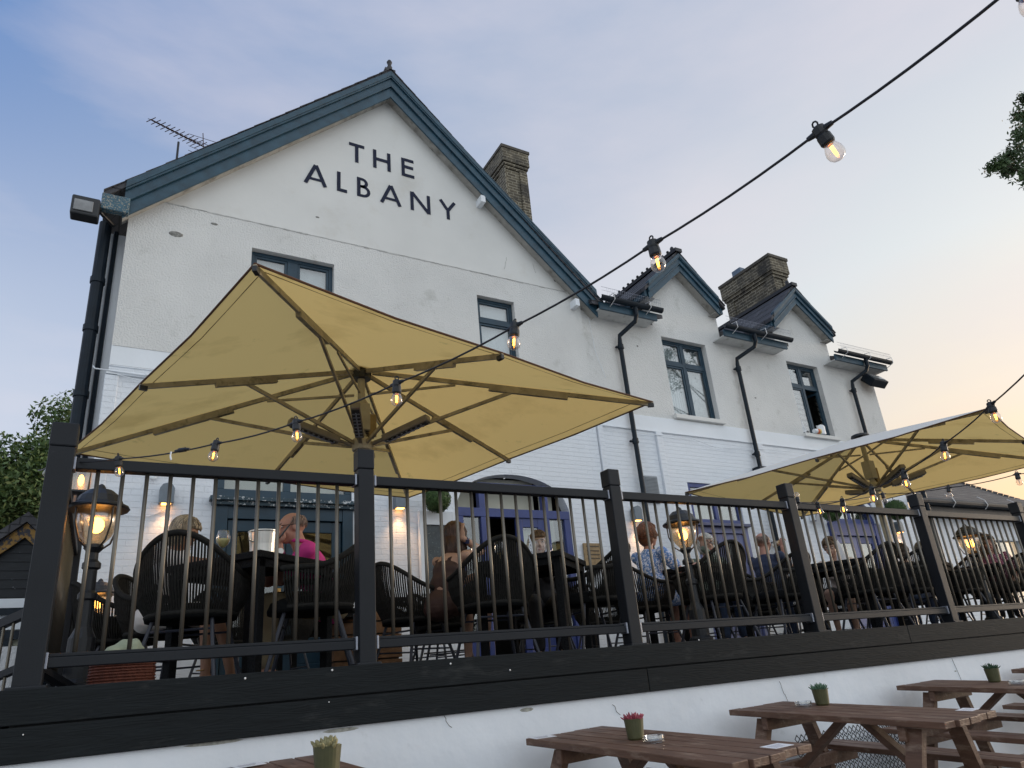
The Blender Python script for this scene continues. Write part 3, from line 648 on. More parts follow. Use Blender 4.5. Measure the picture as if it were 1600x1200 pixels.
# violet French doors right of the downpipe
x0,x1=D3[0],D3[1]
transom(x0,x1,2.30,3.05,9.08,violet,2,.08)
P(MB().box(x0-.08,x1+.06,8.90,9.1,2.235,2.285),'door_ledge',mat('grey_ledge',(.10,.11,.2),.5,.2,6),bev=.004)
P(MB().box(x0,x0+.10,8.98,9.12,FL,2.23).box(x1-.10,x1,8.98,9.12,FL,2.23).box(x0+.1,x1-.1,8.99,9.12,2.12,2.23),'door_frame',violet2,bev=.004)
door(x0+.11,(x0+x1)/2-.004,FL,2.11,9.05,violet2); door((x0+x1)/2+.004,x1-.11,FL,2.11,9.05,violet2,handle=False)
x0,x1=D4[0],D4[1]
transom(x0,x1,2.42,3.02,9.08,violet,2,.09)
P(MB().box(x0,x0+.14,8.96,9.12,FL,2.40).box(x1-.2,x1,8.96,9.12,FL,2.40).box(x0+.14,x1-.2,8.97,9.12,2.14,2.40),'door_frame',violet,bev=.004)
door(x0+.15,(x0+x1)/2-.004,FL,2.13,9.05,violet2); door((x0+x1)/2+.004,x1-.21,FL,2.13,9.05,violet,handle=False)
for q_ in ((4.78,5.80,9.30,9.31,2.40,2.95),(4.40,4.66,9.3,9.31,2.4,2.8),(5.9,6.15,9.30,9.31,1.2,2.8),(9.0,10.2,9.30,9.31,2.3,3.05),(9.65,10.1,9.29,9.295,.9,2.1),(1.1,2.65,9.34,9.35,2.6,3.1),(5.42,5.70,9.2,9.21,.9,2.12),(13.5,14.1,9.3,9.31,.9,2.1)): P(MB().box(*q_),'pane_reflection_sheet',mat('pale_reflection',(.60,.60,.50),.9,.08,2))  # added pale sheets that stand in for sky reflections in the door panes
# louvred vent
b=MB().box(7.93,8.22,8.985,9.02,2.62,3.10)
for i in range(18): b.box(7.945,8.205,8.972,8.984,2.63+i*.0255,2.64+i*.0255)
P(b,'wall_vent',mat('vent_grey',(.28,.31,.34),.6,.1,8))
# wall fittings on the left corner
b=MB().lathe([(.055,0),(.055,.03),(.03,.035),(.03,.02)],(.30,8.97,2.62),14,M=Matrix.Rotation(R(90),3,'X')); P(b,'cable_gland',band_w)
rr=random.Random(9)
for (x_,z_,w_,h_) in ((.28,6.05,.09,.045),(6.55,6.75,.03,.03),(.75,6.35,.05,.02),(2.2,6.9,.03,.015),(8.3,5.7,.02,.02),(11.3,5.0,.03,.015)):
    P(MB().ball((x_,YR-.002 if x_<7 and z_<6.53 else 8.998 if x_<7 else YR+.037,z_),(w_,.003,h_),10),'wall_mark',mat('soot_mark',(.27,.27,.25),.9,.5,30),smooth=True)
def crack(obj_build,x,y,z,n_,dx,dz,seed):
    q_=random.Random(seed); pts=[Vector((x,y,z))]
    for i in range(n_): pts.append(pts[-1]+Vector((dx*q_.uniform(.2,1.6),0,dz*q_.uniform(.3,1.5))))
    obj_build(MB().tube(pts,[.0022]*(n_+1),4))
for a_ in ((5.55,8.998,7.0,6,-.012,-.05,1),(6.1,8.998,7.0,4,.01,-.05,2)): crack(lambda b_:P(b_,'hairline_crack',mat('crack_dirt',(.22,.21,.19))),*a_)
# ================= FITTINGS ON THE PUB
fl=thing('floodlight','black floodlight on the top left corner of the pub','floodlight',(-.6,8.9,5.9))
b=MB().box(-.93,-.62,8.68,8.86,5.86,6.14).beam((-.62,8.78,6.02),(-.45,9.05,6.02),.05,.05); b.build('housing',dark,fl,org=fl.location,bev=.02)
MB().box(-.90,-.69,8.665,8.681,5.91,6.07).build('lens',mat('flood_lens',(.25,.26,.27),.2,.3,9),fl,org=fl.location,bev=.01)
fl=thing('floodlight','dark floodlight tilted under the far right eaves of the pub','floodlight',(15.3,8.9,5.8))
M_=Matrix.Translation((15.35,8.8,5.85))@Matrix.Rotation(R(-40),4,'X')
MB().box(-.28,.28,-.10,.10,-.16,.16,M=M_).beam((15.3,8.85,5.9),(15.3,9.02,6.1),.05,.05).build('housing',pipe,fl,org=fl.location,bev=.02)
MB().box(-.2,.2,-.115,-.10,-.1,.1,M=M_).build('lens',mat('flood_lens',(.4,.42,.43)),fl,org=fl.location)
ae=thing('tv_aerial','rusty television aerial standing behind the left roof slope','aerial',(.35,10.6,8.0))
p0=at(236,187,Y=10.3); p1=at(320,230,Y=11.0); AO=ae.location
b=MB(); b.tube([p0,p1],.012,6); n_=13
for i in range(n_):
    c=p0.lerp(p1,i/(n_-1)); l_=.10+.05*i/n_; dd=(p1-p0).normalized(); x_=dd.cross(Vector((0,0,1))).normalized()
    b.tube([c-x_*l_,c+x_*l_],.007,5); 
    if i<11: b.tube([c-x_*l_*.7+Vector((0,0,.05)),c+x_*l_*.7-Vector((0,0,.05))],.006,4)
b.build('boom',mat('rusty_metal',(.10,.05,.035),.7,.4,20,metal=.5),ae,org=AO)
b=MB()
for z in (-.16,-.06,.1,.2): b.tube([p1+Vector((-.26,0,z)),p1+Vector((.2,.1,z*1.3))],.006,4)
b.tube([p1+Vector((0,0,-.25)),p1+Vector((-.05,0,.3))],.008,5); b.build('reflector',MATS['rusty_metal'],ae,org=AO)
c=at(279,222,Y=10.55); MB().tube([c,(c.x,c.y,6.9)],.018,8).build('mast',dark,ae,org=AO)
def sconce_light(x,z,y,label,glow=1.0):
    t=thing('wall_lamp',label,'wall lamp',(x,y,z),0,'grey wall lamps on the pub front')
    MB().prismY([(-.08,-.12),(.08,-.12),(.08,.06),(.05,.11),(0,.125),(-.05,.11),(-.08,.06)],-.13,-.002).build('housing',sconce,t,bev=.006)
    MB().box(-.05,.05,-.11,-.03,-.128,-.121).build('light_panel',warm2,t)
    l=bpy.data.lights.new('wall_lamp_light','SPOT'); l.energy=5*glow; l.color=(1,.55,.25); l.spot_size=R(100); l.spot_blend=.8; l.shadow_soft_size=.04
    lo=bpy.data.objects.new('light_source',l); COL.objects.link(lo); lo.parent=t; lo.location=(0,-.09,-.14); lo.rotation_euler=(R(-8),0,0)
p=at(260,774,Y=9); sconce_light(p.x,p.z,9,'grey wall lamp above the blonde woman left of the teal doors')
p=at(622,783,Y=9); sconce_light(p.x,p.z,9,'grey wall lamp glowing on the wall between teal doors and topiary ball',1.3)
p=at(990,804,Y=9); sconce_light(p.x,p.z,8.99,'grey wall lamp beside the downpipe above the red haired woman',1.6)
p=at(1401,824,Y=9); sconce_light(p.x,p.z,9.02,'grey wall lamp near the far right end under the second parasol',1.2)
# wall lantern on the left side
t=thing('hanging_lantern','small square glass lantern with glowing bulb above the tallest left lamp post','lantern',(-.42,9.0,2.5))
p=at(127,748,Y=9.0); t.location=p
MB().box(-.10,.10,-.1,.1,.13,.15).box(-.085,.085,-.085,.085,-.17,-.15).tube([(0,0,.15),(0,0,.24),(.05,.2,.28),(.05,.6,.28)],.01,6).tube([(.095,-.095,.13),(.08,-.08,-.15)],.006,5).tube([(-.095,-.095,.13),(-.08,-.08,-.15)],.006,5).tube([(.095,.095,.13),(.08,.08,-.15)],.006,5).tube([(-.095,.095,.13),(-.08,.08,-.15)],.006,5).build('frame',dark,t)
g_=MB(); g_.add([(-.09,-.09,.13),(.09,-.09,.13),(.075,-.075,-.15),(-.075,-.075,-.15),(-.09,.09,.13),(.09,.09,.13),(.075,.075,-.15),(-.075,.075,-.15)],[(0,3,2,1),(4,5,6,7),(0,4,7,3),(1,2,6,5)]); g_.build('glass',lampg,t)
MB().ball((0,0,-.02),(.032,.032,.07),10).build('bulb',warm2,t,smooth=True)
# hanging topiary balls
def topiary(x,y,z,r,label):
    t=thing('topiary_ball',label,'topiary',(x,y,z),0,'clipped topiary balls by the doors')
    b=MB(); rr=random.Random(int(x*10))
    for i in range(2600):
        u=rr.uniform(-1,1); a=rr.uniform(0,2*PI); s_=math.sqrt(1-u*u); d=Vector((s_*math.cos(a),s_*math.sin(a),u)); c=d*r*rr.uniform(.88,1.03)
        t1=d.orthogonal().normalized(); t2=d.cross(t1); an=rr.uniform(0,6.28); e1=(t1*math.cos(an)+t2*math.sin(an)+d*rr.uniform(-.4,.9))*.016; e2=(t2*math.cos(an)-t1*math.sin(an))*.009
        b.add([c-e1,c+e2,c+e1,c-e2],[(0,1,2,3)])
    b.build('foliage',topm,t); MB().ball((0,0,0),r*.9,16).build('moss_core',leafd,t,smooth=True)
    MB().tube([(0,0,r*.9),(0,0,r+.35),(0,8.97-y,r+.42)],.008,6).build('hanging_bracket',dark,t)
p=at(683,780,Y=8.7); topiary(p.x,8.7,p.z,.19,'clipped green ball hanging left of the arched violet doorway')
p=at(1299,800,Y=8.7); topiary(p.x,8.7,p.z,.19,'clipped green ball hanging in front of the rightmost violet doors')
p=at(1400,797,Y=8.7); topiary(p.x,8.7,p.z,.22,'clipped green ball hanging between rightmost doors and pub corner')
# menu case and sign
t=thing('menu_case','white framed menu case with dark pane beside the arched doorway','menu case',(3.98,8.98,1.2))
MB().box(3.66,3.74,8.90,8.98,1.15,2.30).box(4.16,4.26,8.90,8.98,1.15,2.30).box(3.74,4.16,8.90,8.98,1.15,1.22).box(3.74,4.16,8.90,8.98,2.10,2.30).build('frame',band_w,t,org=t.location,bev=.005)
MB().box(3.741,4.159,8.94,8.97,1.221,2.099).build('display_panel',mat('menu_dark',(.02,.03,.035),.2,.5,9,stain=((.3,.35,.3),.8,60,.62,.66)),t,org=t.location)
p=at(925,862,Y=8.98); t=thing('notice_board','small tan notice board on the wall right of the arched doorway','notice board',(p.x,8.98,p.z))
MB().box(-.17,.17,-.03,0,-.24,.13).build('panel',signm,t,bev=.004)
b=MB()
for z in (.07,.0,-.06,-.12): b.box(-.12,.12,-.034,-.0305,z,z+.018)
b.build('faint_print',mat('sign_print',(.08,.06,.04)),t)
# things on the sill of the open window
p=at(1285,676,Y=8.95)
t=thing('striped_cup','orange and white striped cup lying on the open window sill','cup',(p.x-.22,8.93,4.33+.055))
Mx=Matrix.Rotation(R(90),3,'Y')@Matrix.Identity(3)
MB().lathe([(.045,-.08),(.055,.0)],n=16,M=Mx).build('base',band_w,t); MB().lathe([(.056,.001),(.06,.06)],n=16,M=Mx).build('orange_band',mat('orange',(.7,.16,.04),.4),t); MB().lathe([(.061,.061),(.063,.10)],n=16,M=Mx).build('yellow_band',mat('pale_yellow',(.7,.6,.2),.4),t)
t=thing('white_bag','crumpled white paper bag at the right end of the open window sill','bag',(p.x+.0,8.96,4.33))
b=MB(); rr=random.Random(3)
vs=[Vector((.10*math.cos(a)*(1+.3*rr.random()),.06*math.sin(a),z+.02*rr.random())) for z in (0,.08,.16,.2) for a in [2*PI*k_/9 for k_ in range(9)]]
b.add(vs,[(i*9+k_,i*9+(k_+1)%9,(i+1)*9+(k_+1)%9,(i+1)*9+k_) for i in range(3) for k_ in range(9)]); b.build('paper',band_w,t)
t=thing('curtain_cloth','torn white cloth hanging at the left side of the open window','cloth',(12.62,9.08,4.4))
b=MB(); n_=8
vs=[(.0+.02*math.sin(k_*2.1)+i*.05*(1-k_/10),.01*math.sin(i*3+k_),k_*.055) for k_ in range(n_) for i in range(4)]
b.add(vs,[(k_*4+i,k_*4+i+1,(k_+1)*4+i+1,(k_+1)*4+i) for k_ in range(n_-1) for i in range(3)]); b.build('cloth',curtain,t)
# ================= RAILING
PX=[-.29,1.312,3.25,5.215,7.2,9.19,11.15,13.1]
plab=['tall corner railing post at the left end of the terrace','railing post in front of the first parasol mast','railing post left of the red haired woman','railing post between bald drinking man and bun haired woman','railing post left of the far right lamp','railing post at the right edge of the photo']
post0=None
def post(x,label,w_=.10):
    t=thing('railing_post',label,'post',(x,4.07,FL),0,'anthracite posts along the terrace front')
    h=1.30 if x>0 else 1.31
    MB().box(-w_/2,w_/2,-w_/2,w_/2,0.012,h-.13).build('shaft',rail_m,t,bev=.006)
    MB().box(-w_/2-.003,w_/2+.003,-w_/2-.003,w_/2+.003,h-.129,h).build('cap_sleeve',rail_m,t,bev=.008)
    MB().box(-w_/2-.022,w_/2+.022,-w_/2-.022,w_/2+.022,0,.03).build('base_skirt',rail_m,t,bev=.006)
    return t
post(PX[0],plab[0],.115)
for i in range(1,6): post(PX[i],plab[i])
post(PX[6],'railing post beyond the right edge of the photo'); 
names=['railing section between corner post and parasol mast post, in front of blonde woman','railing section in front of the brown haired woman','railing section in front of the red haired woman and nearest right lamp','railing section in front of the bun haired woman','railing section in front of the wavy haired woman at far right','railing section running out of the photo on the right']
for i in range(6):
    xa,xb=PX[i]+.055,PX[i+1]-.055
    t=thing('balustrade',names[i],'railing',(xa,4.07,FL),0,'railing sections along the terrace front'); W_=xb-xa
    MB().box(.012,W_-.012,-.034,.034,1.072,1.132).build('top_rail',rail_m,t,bev=.005)
    MB().box(.012,W_-.012,-.028,.028,.105,.152).box(.012,W_-.012,-.020,.020,.1525,.170).build('bottom_rail',rail_m,t,bev=.004)
    for z0,z1 in ((1.067,1.136),(.100,.174)):
        for a in (0,W_-.013): MB().box(a,a+.013,-.038,.038,z0,z1).build('bracket',steel,t,bev=.003)
    n_=12 if i==0 else 15
    sp=W_/(n_+1)
    for k_ in range(n_):
        x=sp*(k_+1)
        MB().tube([(x,0,.165),(x,0,1.08)],.0110,10).build('baluster',bal_m,t,smooth=True)
# side railing returning to the pub
t=thing('side_railing','side railing returning from the corner post toward the pub','railing',(-.29,4.13,FL))
MB().box(-.03,.03,.0,2.35,1.083,1.132).build('top_rail',rail_m,t,bev=.005); MB().box(-.024,.024,.0,2.35,.112,.170).build('bottom_rail',rail_m,t,bev=.004)
for k_ in range(18): 
    y=.12+.125*k_; MB().tube([(0,y,.17),(0,y,1.085)],.0095,8).build('baluster',bal_m,t,smooth=True)
MB().box(-.05,.05,2.35,2.45,0,1.27).build('end_post',rail_m,t,bev=.006)
MB().beam((0,.05,.13),(0.28,.75,-.05),.05,.03).build('brace',rail_m,t)
# outside stair at the left
t=thing('stair_railing','dark sloping handrail of the outside steps at far left','railing',(-1.1,6.6,-.6))
O_=t.location; a=Vector((-2.2,6.3,-.12)); c=Vector((-.42,5.9,.60)); 
k0=at(46,956,Y=5.9); c=k0; a=at(-60,1003,Y=6.4)
for nm,dz,th in (('top_rail',0,.06),('mid_rail',-.36,.045)):
    MB().beam(a+Vector((0,0,dz)),c+Vector((0,0,dz)),.05,th).build(nm,rail_m,t,org=O_)
for k_ in range(7):
    q0=a.lerp(c,(k_+.5)/7); MB().tube([q0,q0+Vector((0,0,-.75))],.010,8).build('baluster',bal_m,t,org=O_)
MB().beam(a+Vector((0,0,-.78)),c+Vector((0,0,-.78)),.06,.05).build('bottom_rail',rail_m,t,org=O_)
b=MB(); 
for k_ in range(6): b.box(-2.6+.32*k_,-2.27+.32*k_+.0,6.0,7.3,-1.2,-.95+.17*k_)
b.build('steps',concrete,t,org=O_)
tag(MB().box(-4.5,-.55,7.6,7.8,-1.3,.62).build('side_wall',mat('side_roughcast',(.55,.57,.6),.9,.1,2,bump=.012,bs=30),org=(-.6,7.7,-1.2)),'low pale roughcast wall behind the outside steps at far left','wall')
t=thing('white_fence_rail','cream window boards and dark rails of the lean-to below the black shed','lean-to',(-2.2,11.5,-1))
O_=t.location
b=MB(); b.box(-5,-.75,11.5,11.6,1.15,1.55); b.build('white_band',band_w,t,org=O_)
b=MB(); b.box(-5,-.75,11.42,11.49,1.33,1.42).box(-5,-.75,11.42,11.5,1.02,1.12).box(-5,-.75,11.42,11.5,.18,.30)
for x in (-.85,-1.15,-2.2,-3.2): b.box(x-.09,x+.09,11.43,11.5,-1,1.02)
b.build('frame',pipe,t,org=O_)
MB().box(-5,-.75,11.52,11.58,-1,1.02).build('cream_panel',cream,t,org=O_)
# shed with peeling yellow barge
t=thing('black_shed','black weatherboarded shed gable with flaking yellow barge boards at far left','shed',(-1.35,14,-1))
O_=t.location; ap=at(46,803,Y=14); sx,sz=ap.x,ap.z
b=MB(); z=-1
while z<sz-.3:
    hw_=min(1.75,(sz-.25-z)*1.05) if z>sz-1.9 else 1.75
    hw2=min(1.75,(sz-.25-z-.14)*1.05) if z+.14>sz-1.9 else 1.75
    hw2=max(hw2,.01)
    b.prismY([(sx-hw_,z),(sx+hw_,z),(sx+hw2,z+.145),(sx-hw2,z+.145)],14.0+.0,14.05)
    b.box(sx-hw_+.03,sx+hw_-.03,13.985,13.999,z+.0,z+.025); z+=.145
b.box(sx-1.74,sx+1.74,14.06,17,-1,sz-1.8); b.build('weatherboards',blackb,t,org=O_)
for s_ in (-1,1):
    MB().prismY([(sx,sz-.18),(sx+s_*1.9,sz-1.98),(sx+s_*1.9,sz-2.2),(sx,sz-.42)],13.90,13.96).build('barge_board',yellowp,t,org=O_)
    MB().prismY([(sx,sz),(sx+s_*2.0,sz-1.9),(sx+s_*2.0,sz-2.05),(sx,sz-.17)],13.82,17.2).build('roof',slate,t,org=O_)
# ================= EXTENSION ON THE RIGHT
t=thing('side_extension','single storey white extension with brown slate hipped roof at far right','building',(20,9.6,-1))
O_=t.location
b=MB(); wallgrid(b,15.64,26,-1.2,2.9,[(19.2,20.6,.3,2.2)],9.25,.15); b.build('wall',brick_w,t,org=O_)
MB().box(21.0,24.5,9.15,9.245,.2,2.45).build('tan_wall_panel',mat('warm_panel',(.62,.46,.30),.8,.2,3),t,org=O_)  # tan area of the wall as its own panel
w_=MB().box(19.2,20.6,9.38,9.40,.3,2.2).build('window',glass_w,t,org=O_)
MB().box(19.2,20.6,9.7,9.72,.2,2.3).build('room_interior',room,t,org=O_)
ra=at(1484,750,Y=12.2); rb=at(1600,784,Y=10.7); rc=ra+(rb-ra)*2.2
b=MB(); A_=Vector((15.64,8.98,3.02)); B_=Vector((26.5,8.98,3.02)); z2=ra.z
vs=[(15.64,8.95,3.0),(27,8.95,3.0),(rc.x,rc.y,rc.z),(ra.x,ra.y,ra.z),(15.64,12.2,ra.z)]
b.add(vs,[(0,1,2,3,4)]); b.add([(v[0],v[1]+.04,v[2]-.06) for v in vs],[(4,3,2,1,0)]); b.build('roof',slate2,t,org=O_)
b=MB(); n_=30
for i in range(n_):
    p=ra.lerp(rc,i/n_); q_=ra.lerp(rc,(i+.93)/n_); b.tube([p+Vector((0,0,.0)),q_+Vector((0,0,.015))],.05,8)
b.build('hip_tiles',slate2,t,org=O_)
b=MB().tube([(15.7,8.86,2.97),(27,8.86,2.97)],.085,12).box(15.7,27,8.93,8.97,2.72,2.98); b.build('gutter',pipe,t,org=O_,smooth=False)
for x in (17.1,18.5,19.9,21.3): MB().tube([(x,8.95,3.2),(x,8.8,3.08),(x,8.76,2.95),(x,8.85,2.86)],.010,6).build('gutter_bracket',screwm,t,org=O_)
MB().tube([(16.05,8.85,3.5),(16.05,8.85,-1)],.05,10).build('downpipe',pipe,t,org=O_)
# ================= LAMP POSTS
def lamp_post(x,y,label,top=1.31,first=[None]):
    t=thing('lamp_post',label,'lamp post',(x,y,FL),0,'black garden lamp posts along the terrace'); H=top-FL; z=H-.40
    MB().lathe([(.10,0),(.10,.06),(.075,.08),(.07,.30),(.055,.33),(.042,.36),(.038,z-.28),(.052,z-.27),(.052,z-.24),(.036,z-.22),(.034,z-.1),(.05,z-.09),(.05,z-.06),(.03,z-.04),(.03,z+.0),(.055,z+.03),(.05,z+.05)],n=16).build('post',dark,t,smooth=False)
    MB().lathe([(.045,z+.052),(.085,z+.10),(.115,z+.17),(.125,z+.27)],n=18).build('glass',lampg,t,smooth=True)
    MB().lathe([(.165,z+.262),(.172,z+.272),(.165,z+.285),(.135,z+.30),(.115,z+.345),(.07,z+.385),(.03,z+.395),(.018,z+.42),(.006,z+.43)],n=20).build('cap',dark,t,smooth=False)
    b=MB()
    for a in (0,PI/2,PI,3*PI/2):
        cs_,sn=math.cos(a+.6),math.sin(a+.6); b.tube([(.05*cs_,.05*sn,z+.03),(.10*cs_,.10*sn,z+.07),(.135*cs_,.135*sn,z+.17),(.138*cs_,.138*sn,z+.27)],.006,6)
    b.build('cage',dark,t); MB().ball((0,0,z+.17),(.042,.042,.05),12).build('bulb',warm,t,smooth=True)
    l=bpy.data.lights.new('lamp_light','POINT'); l.energy=1.0; l.color=(1,.5,.2); l.shadow_soft_size=.05
    lo=bpy.data.objects.new('light_source',l); COL.objects.link(lo); lo.parent=t; lo.location=(0,0,z+.17)
lamp_post(-.115,4.85,'tall black lamp post with glowing lantern beside the left corner post')
lamp_post(-.10,8.55,'smaller looking lit lamp post far back at the left pub corner')
lamp_post(4.50,4.70,'lit black lamp post between red haired and white haired women')
lamp_post(9.40,4.80,'lit black lamp post at far right before the wavy haired woman')
# ================= PARASOLS
def parasol(cx,cy,label,hub_dx=0):
    t=thing('parasol',label,'parasol',(cx,cy,FL),0,'large square ecru parasols')
    th=R(60)-PI; h=3.86/2*math.sqrt(2); zc=2.3-FL; za=2.90-FL
    cor=[Vector((h*math.cos(th+k_*PI/2),h*math.sin(th+k_*PI/2),zc)) for k_ in range(4)]
    apex=Vector((0,0,za)); G=14; b=MB(); idx={}
    # canopy: four triangles subdivided, edges drawn slightly in and sagging between beams
    vs=[];fs=[]
    for k_ in range(4):
        A,B=cor[k_],cor[(k_+1)%4]
        for half in (0,1):
            M_=(A+B)/2; M_=M_*.992; P0,P1=(A,M_) if half==0 else (M_,B)
            base=len(vs)
            for i in range(G+1):
                for j in range(i+1):
                    f=i/G; g_=j/i if i else 0
                    e_=P0.lerp(P1,g_); p=apex.lerp(e_,f)
                    sag=math.sin(PI*g_)*f*.035; p=p+Vector((0,0,-sag*.6))-Vector((p.x,p.y,0))*.006*math.sin(PI*g_)*f
                    vs.append(p)
            def I(i,j): return base+i*(i+1)//2+j
            for i in range(G):
                for j in range(i+1):
                    fs.append((I(i,j),I(i+1,j),I(i+1,j+1)))
                    if j<i: fs.append((I(i,j),I(i+1,j+1),I(i,j+1)))
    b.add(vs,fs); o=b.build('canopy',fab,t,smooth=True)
    for k_ in range(4):
        A,B=cor[k_],cor[(k_+1)%4]; M_=(A+B)/2*.992
        pts=[A,A.lerp(M_,.5)+Vector((0,0,-.021))-Vector((A.x+M_.x,A.y+M_.y,0))*.003,M_,M_.lerp(B,.5)+Vector((0,0,-.021))-Vector((B.x+M_.x,B.y+M_.y,0))*.003,B]
        MB().tube([p+Vector((0,0,-.004)) for p in pts],.008,6).build('hem',hem,t)
        MB().tube([apex.lerp(p,.955)+Vector((0,0,-.004)) for p in pts],.0028,5).build('stitched_seam',mat('seam_thread',(.30,.22,.10),.8,.2,10),t)
    for k_ in range(8):
        e=cor[k_//2] if k_%2==0 else (cor[k_//2]+cor[(k_//2+1)%4])/2*.992
        off=Vector((0,0,-.045)); s0=apex+off+e*.03; s0=Vector((e.x*.04,e.y*.04,za-.06)); e2=Vector((e.x,e.y,e.z))*1+Vector((0,0,-.03))
        rb_=MB().beam(s0,e2,.024,.042).build('rib',alu,t,bev=.003)
        m0=s0.lerp(e2,.42); m1=s0.lerp(e2,.70); MB().beam(m0+Vector((0,0,-.03)),m1+Vector((0,0,-.03)),.036,.04).build('rib_sleeve',alu,rb_)
        j=s0.lerp(e2,.5 if k_%2==0 else .56)+Vector((0,0,-.04)); s1=Vector((e.x,e.y,0)).normalized()*.07+Vector((0,0,2.12-FL))
        MB().beam(s1,j,.022,.032).build('strut',alu,t,bev=.002)
        if k_%2==0: 
            j2=s0.lerp(e2,.30)+Vector((0,0,-.03)); MB().beam(Vector((s1.x,s1.y,2.62-FL)),j2,.016,.022).build('upper_strut',alu,t)
        MB().box(-.05,.005,-.014,.014,-.022,.012,M=Matrix.Translation(e2)@Matrix.Rotation(math.atan2(e.y,e.x),4,'Z')).build('rib_end_cap',dark,rb_)
    MB().lathe([(.035,0),(.035,za-.05)],n=14).lathe([(.045,1.0),(.045,2.1)],n=14).build('mast',alu2,t,smooth=False)
    MB().box(-.4,.4,-.4,.4,0,.06).box(-.07,.07,-.07,.07,.06,.5).build('base',dark,t,bev=.01)
    MB().lathe([(.09,za-.12),(.10,za-.06),(.06,za-.02)],n=12).build('hub',dark,t)
    MB().lathe([(.13,za+.0),(.12,za+.03),(.05,za+.045)],n=16).build('top_cap',dark,t)
    MB().box(-.065,.065,-.065,.065,2.25-FL,2.52-FL).lathe([(.09,2.06-FL),(.09,2.16-FL),(.05,2.20-FL)],n=14).build('slide_collar',alu2,t,bev=.01)
    b=MB(); b.box(.05,.13,-.05,.05,2.2-FL,2.42-FL); b.build('control_box',mat('amber_box',(.25,.17,.06),.5,.2,9),t,bev=.01)
    for k_ in range(4):
        a=R((-112,-50,-170,65)[k_]); d=Vector((math.cos(a),math.sin(a),0))
        M_=Matrix.Translation(d*.12+Vector((0,0,2.07-FL)))@Matrix.Rotation(a,4,'Z')@Matrix.Rotation(R(-13),4,'Y')
        hb=MB().box(.12,.60,-.042,.042,0,.065,M=M_).box(.0,.12,-.015,.015,.02,.05,M=M_).build('heater',heatb,t,bev=.012)
        b=MB().box(.15,.57,-.032,.032,-.006,-.001,M=M_); b.build('heater_grille',heat,hb)
        b=MB()
        for i_ in range(8): b.box(.16+.05*i_,.175+.05*i_,-.030,.030,-.012,-.007,M=M_)
        b.tube([M_@Vector((.18,0,-.014)),M_@Vector((.54,0,-.014))],.006,6); b.build('heater_bars',steel,hb)
    pts=[Vector((.05+.015*math.cos(i),.02*math.sin(i)-.03,2.16-FL-.004*i+.1)) for i in range(14)]
    MB().tube(pts,.004,5).build('coiled_cable',dark,t)
    return t
parasol(1.885,5.90,'ecru parasol spread over the left tables, underside stained, nearest one')
parasol(9.50,5.90,'ecru parasol over the right tables with its pale top visible')
# ================= FESTOON LIGHTS
def festoon(name,label,pts,lit,ext=None,tilt=None):
    t=thing('festoon_lights',label,'string lights',pts[0]); O_=Vector(pts[0]); P_=[Vector(p) for p in pts]
    path=[]
    for i in range(len(P_)-1):
        a,c=P_[i],P_[i+1]; d=(c-a).length
        for k_ in range(6): f=k_/6; path.append(a.lerp(c,f)+Vector((0,0,-4*f*(1-f)*.02*d)))
    path.append(P_[-1])
    MB().tube([p-O_ for p in path],.0036,8).build('cable',cablem,t)
    if lit[-1] is None and len(lit)>9:
        c=at(285,703,Y=3.3)-O_; d=(P_[8]-P_[7]).normalized(); MB().tube([c-d*.045,c-d*.02,c-d*.019,c+d*.019,c+d*.02,c+d*.045],[.005,.008,.011,.011,.008,.005],8).build('cable_joint',socketm,t)
        MB().tube([c+d*.07,c+d*.073+Vector((0,0,-.02)),c+d*.066+Vector((0,0,-.04))],.004,6).build('white_tag',band_w,t)
    for i,l_ in enumerate(lit):
        if l_ is None: continue
        p=P_[i]; d=(P_[min(i+1,len(P_)-1)]-P_[max(i-1,0)]).normalized()
        tw=Vector((random.Random(i*7).uniform(-.18,.18),random.Random(i*3).uniform(-.15,.15),-1)).normalized()
        if tilt and i in tilt: tw=Vector(tilt[i]).normalized()
        Mz=tw.to_track_quat('-Z','Y').to_matrix()*.70; c=p-O_
        b=MB().lathe([(.012,.022),(.022,.016),(.024,-.01),(.022,-.018),(.025,-.022),(.026,-.05),(.022,-.058)],c,14,M=Mz); b.tube([c-d*.034,c-d*.014,c+d*.014,c+d*.034],[.006,.0085,.0085,.006],8)
        ring=[c+Mz@Vector((.011*math.cos(a),0,.030+.011*math.sin(a))) for a in [2*PI*k_/8 for k_ in range(8)]]
        b.tube(ring,.0025,5,closed=True); h_=b.build('lamp_holder',socketm,t,smooth=False)
        MB().lathe([(.017,-.054),(.022,-.064),(.030,-.082),(.0325,-.098),(.030,-.112),(.020,-.124),(.008,-.129),(.001,-.130)],c,18,M=Mz).build('bulb',bulbg,h_,smooth=True)
        MB().lathe([(.013,-.057),(.013,-.064)],c,12,M=Mz).build('bulb_collar',brass,h_)
        b=MB()
        for k_ in (-1,1): b.tube([c+Mz@Vector((.004*k_,.001,-.070)),c+Mz@Vector((.003*k_,0,-.108))],.0020,6)
        b.build('filament',fil if l_ else fil_off,h_)
def D(x,y,d): r=ray(x,y); return r*(d/1082)
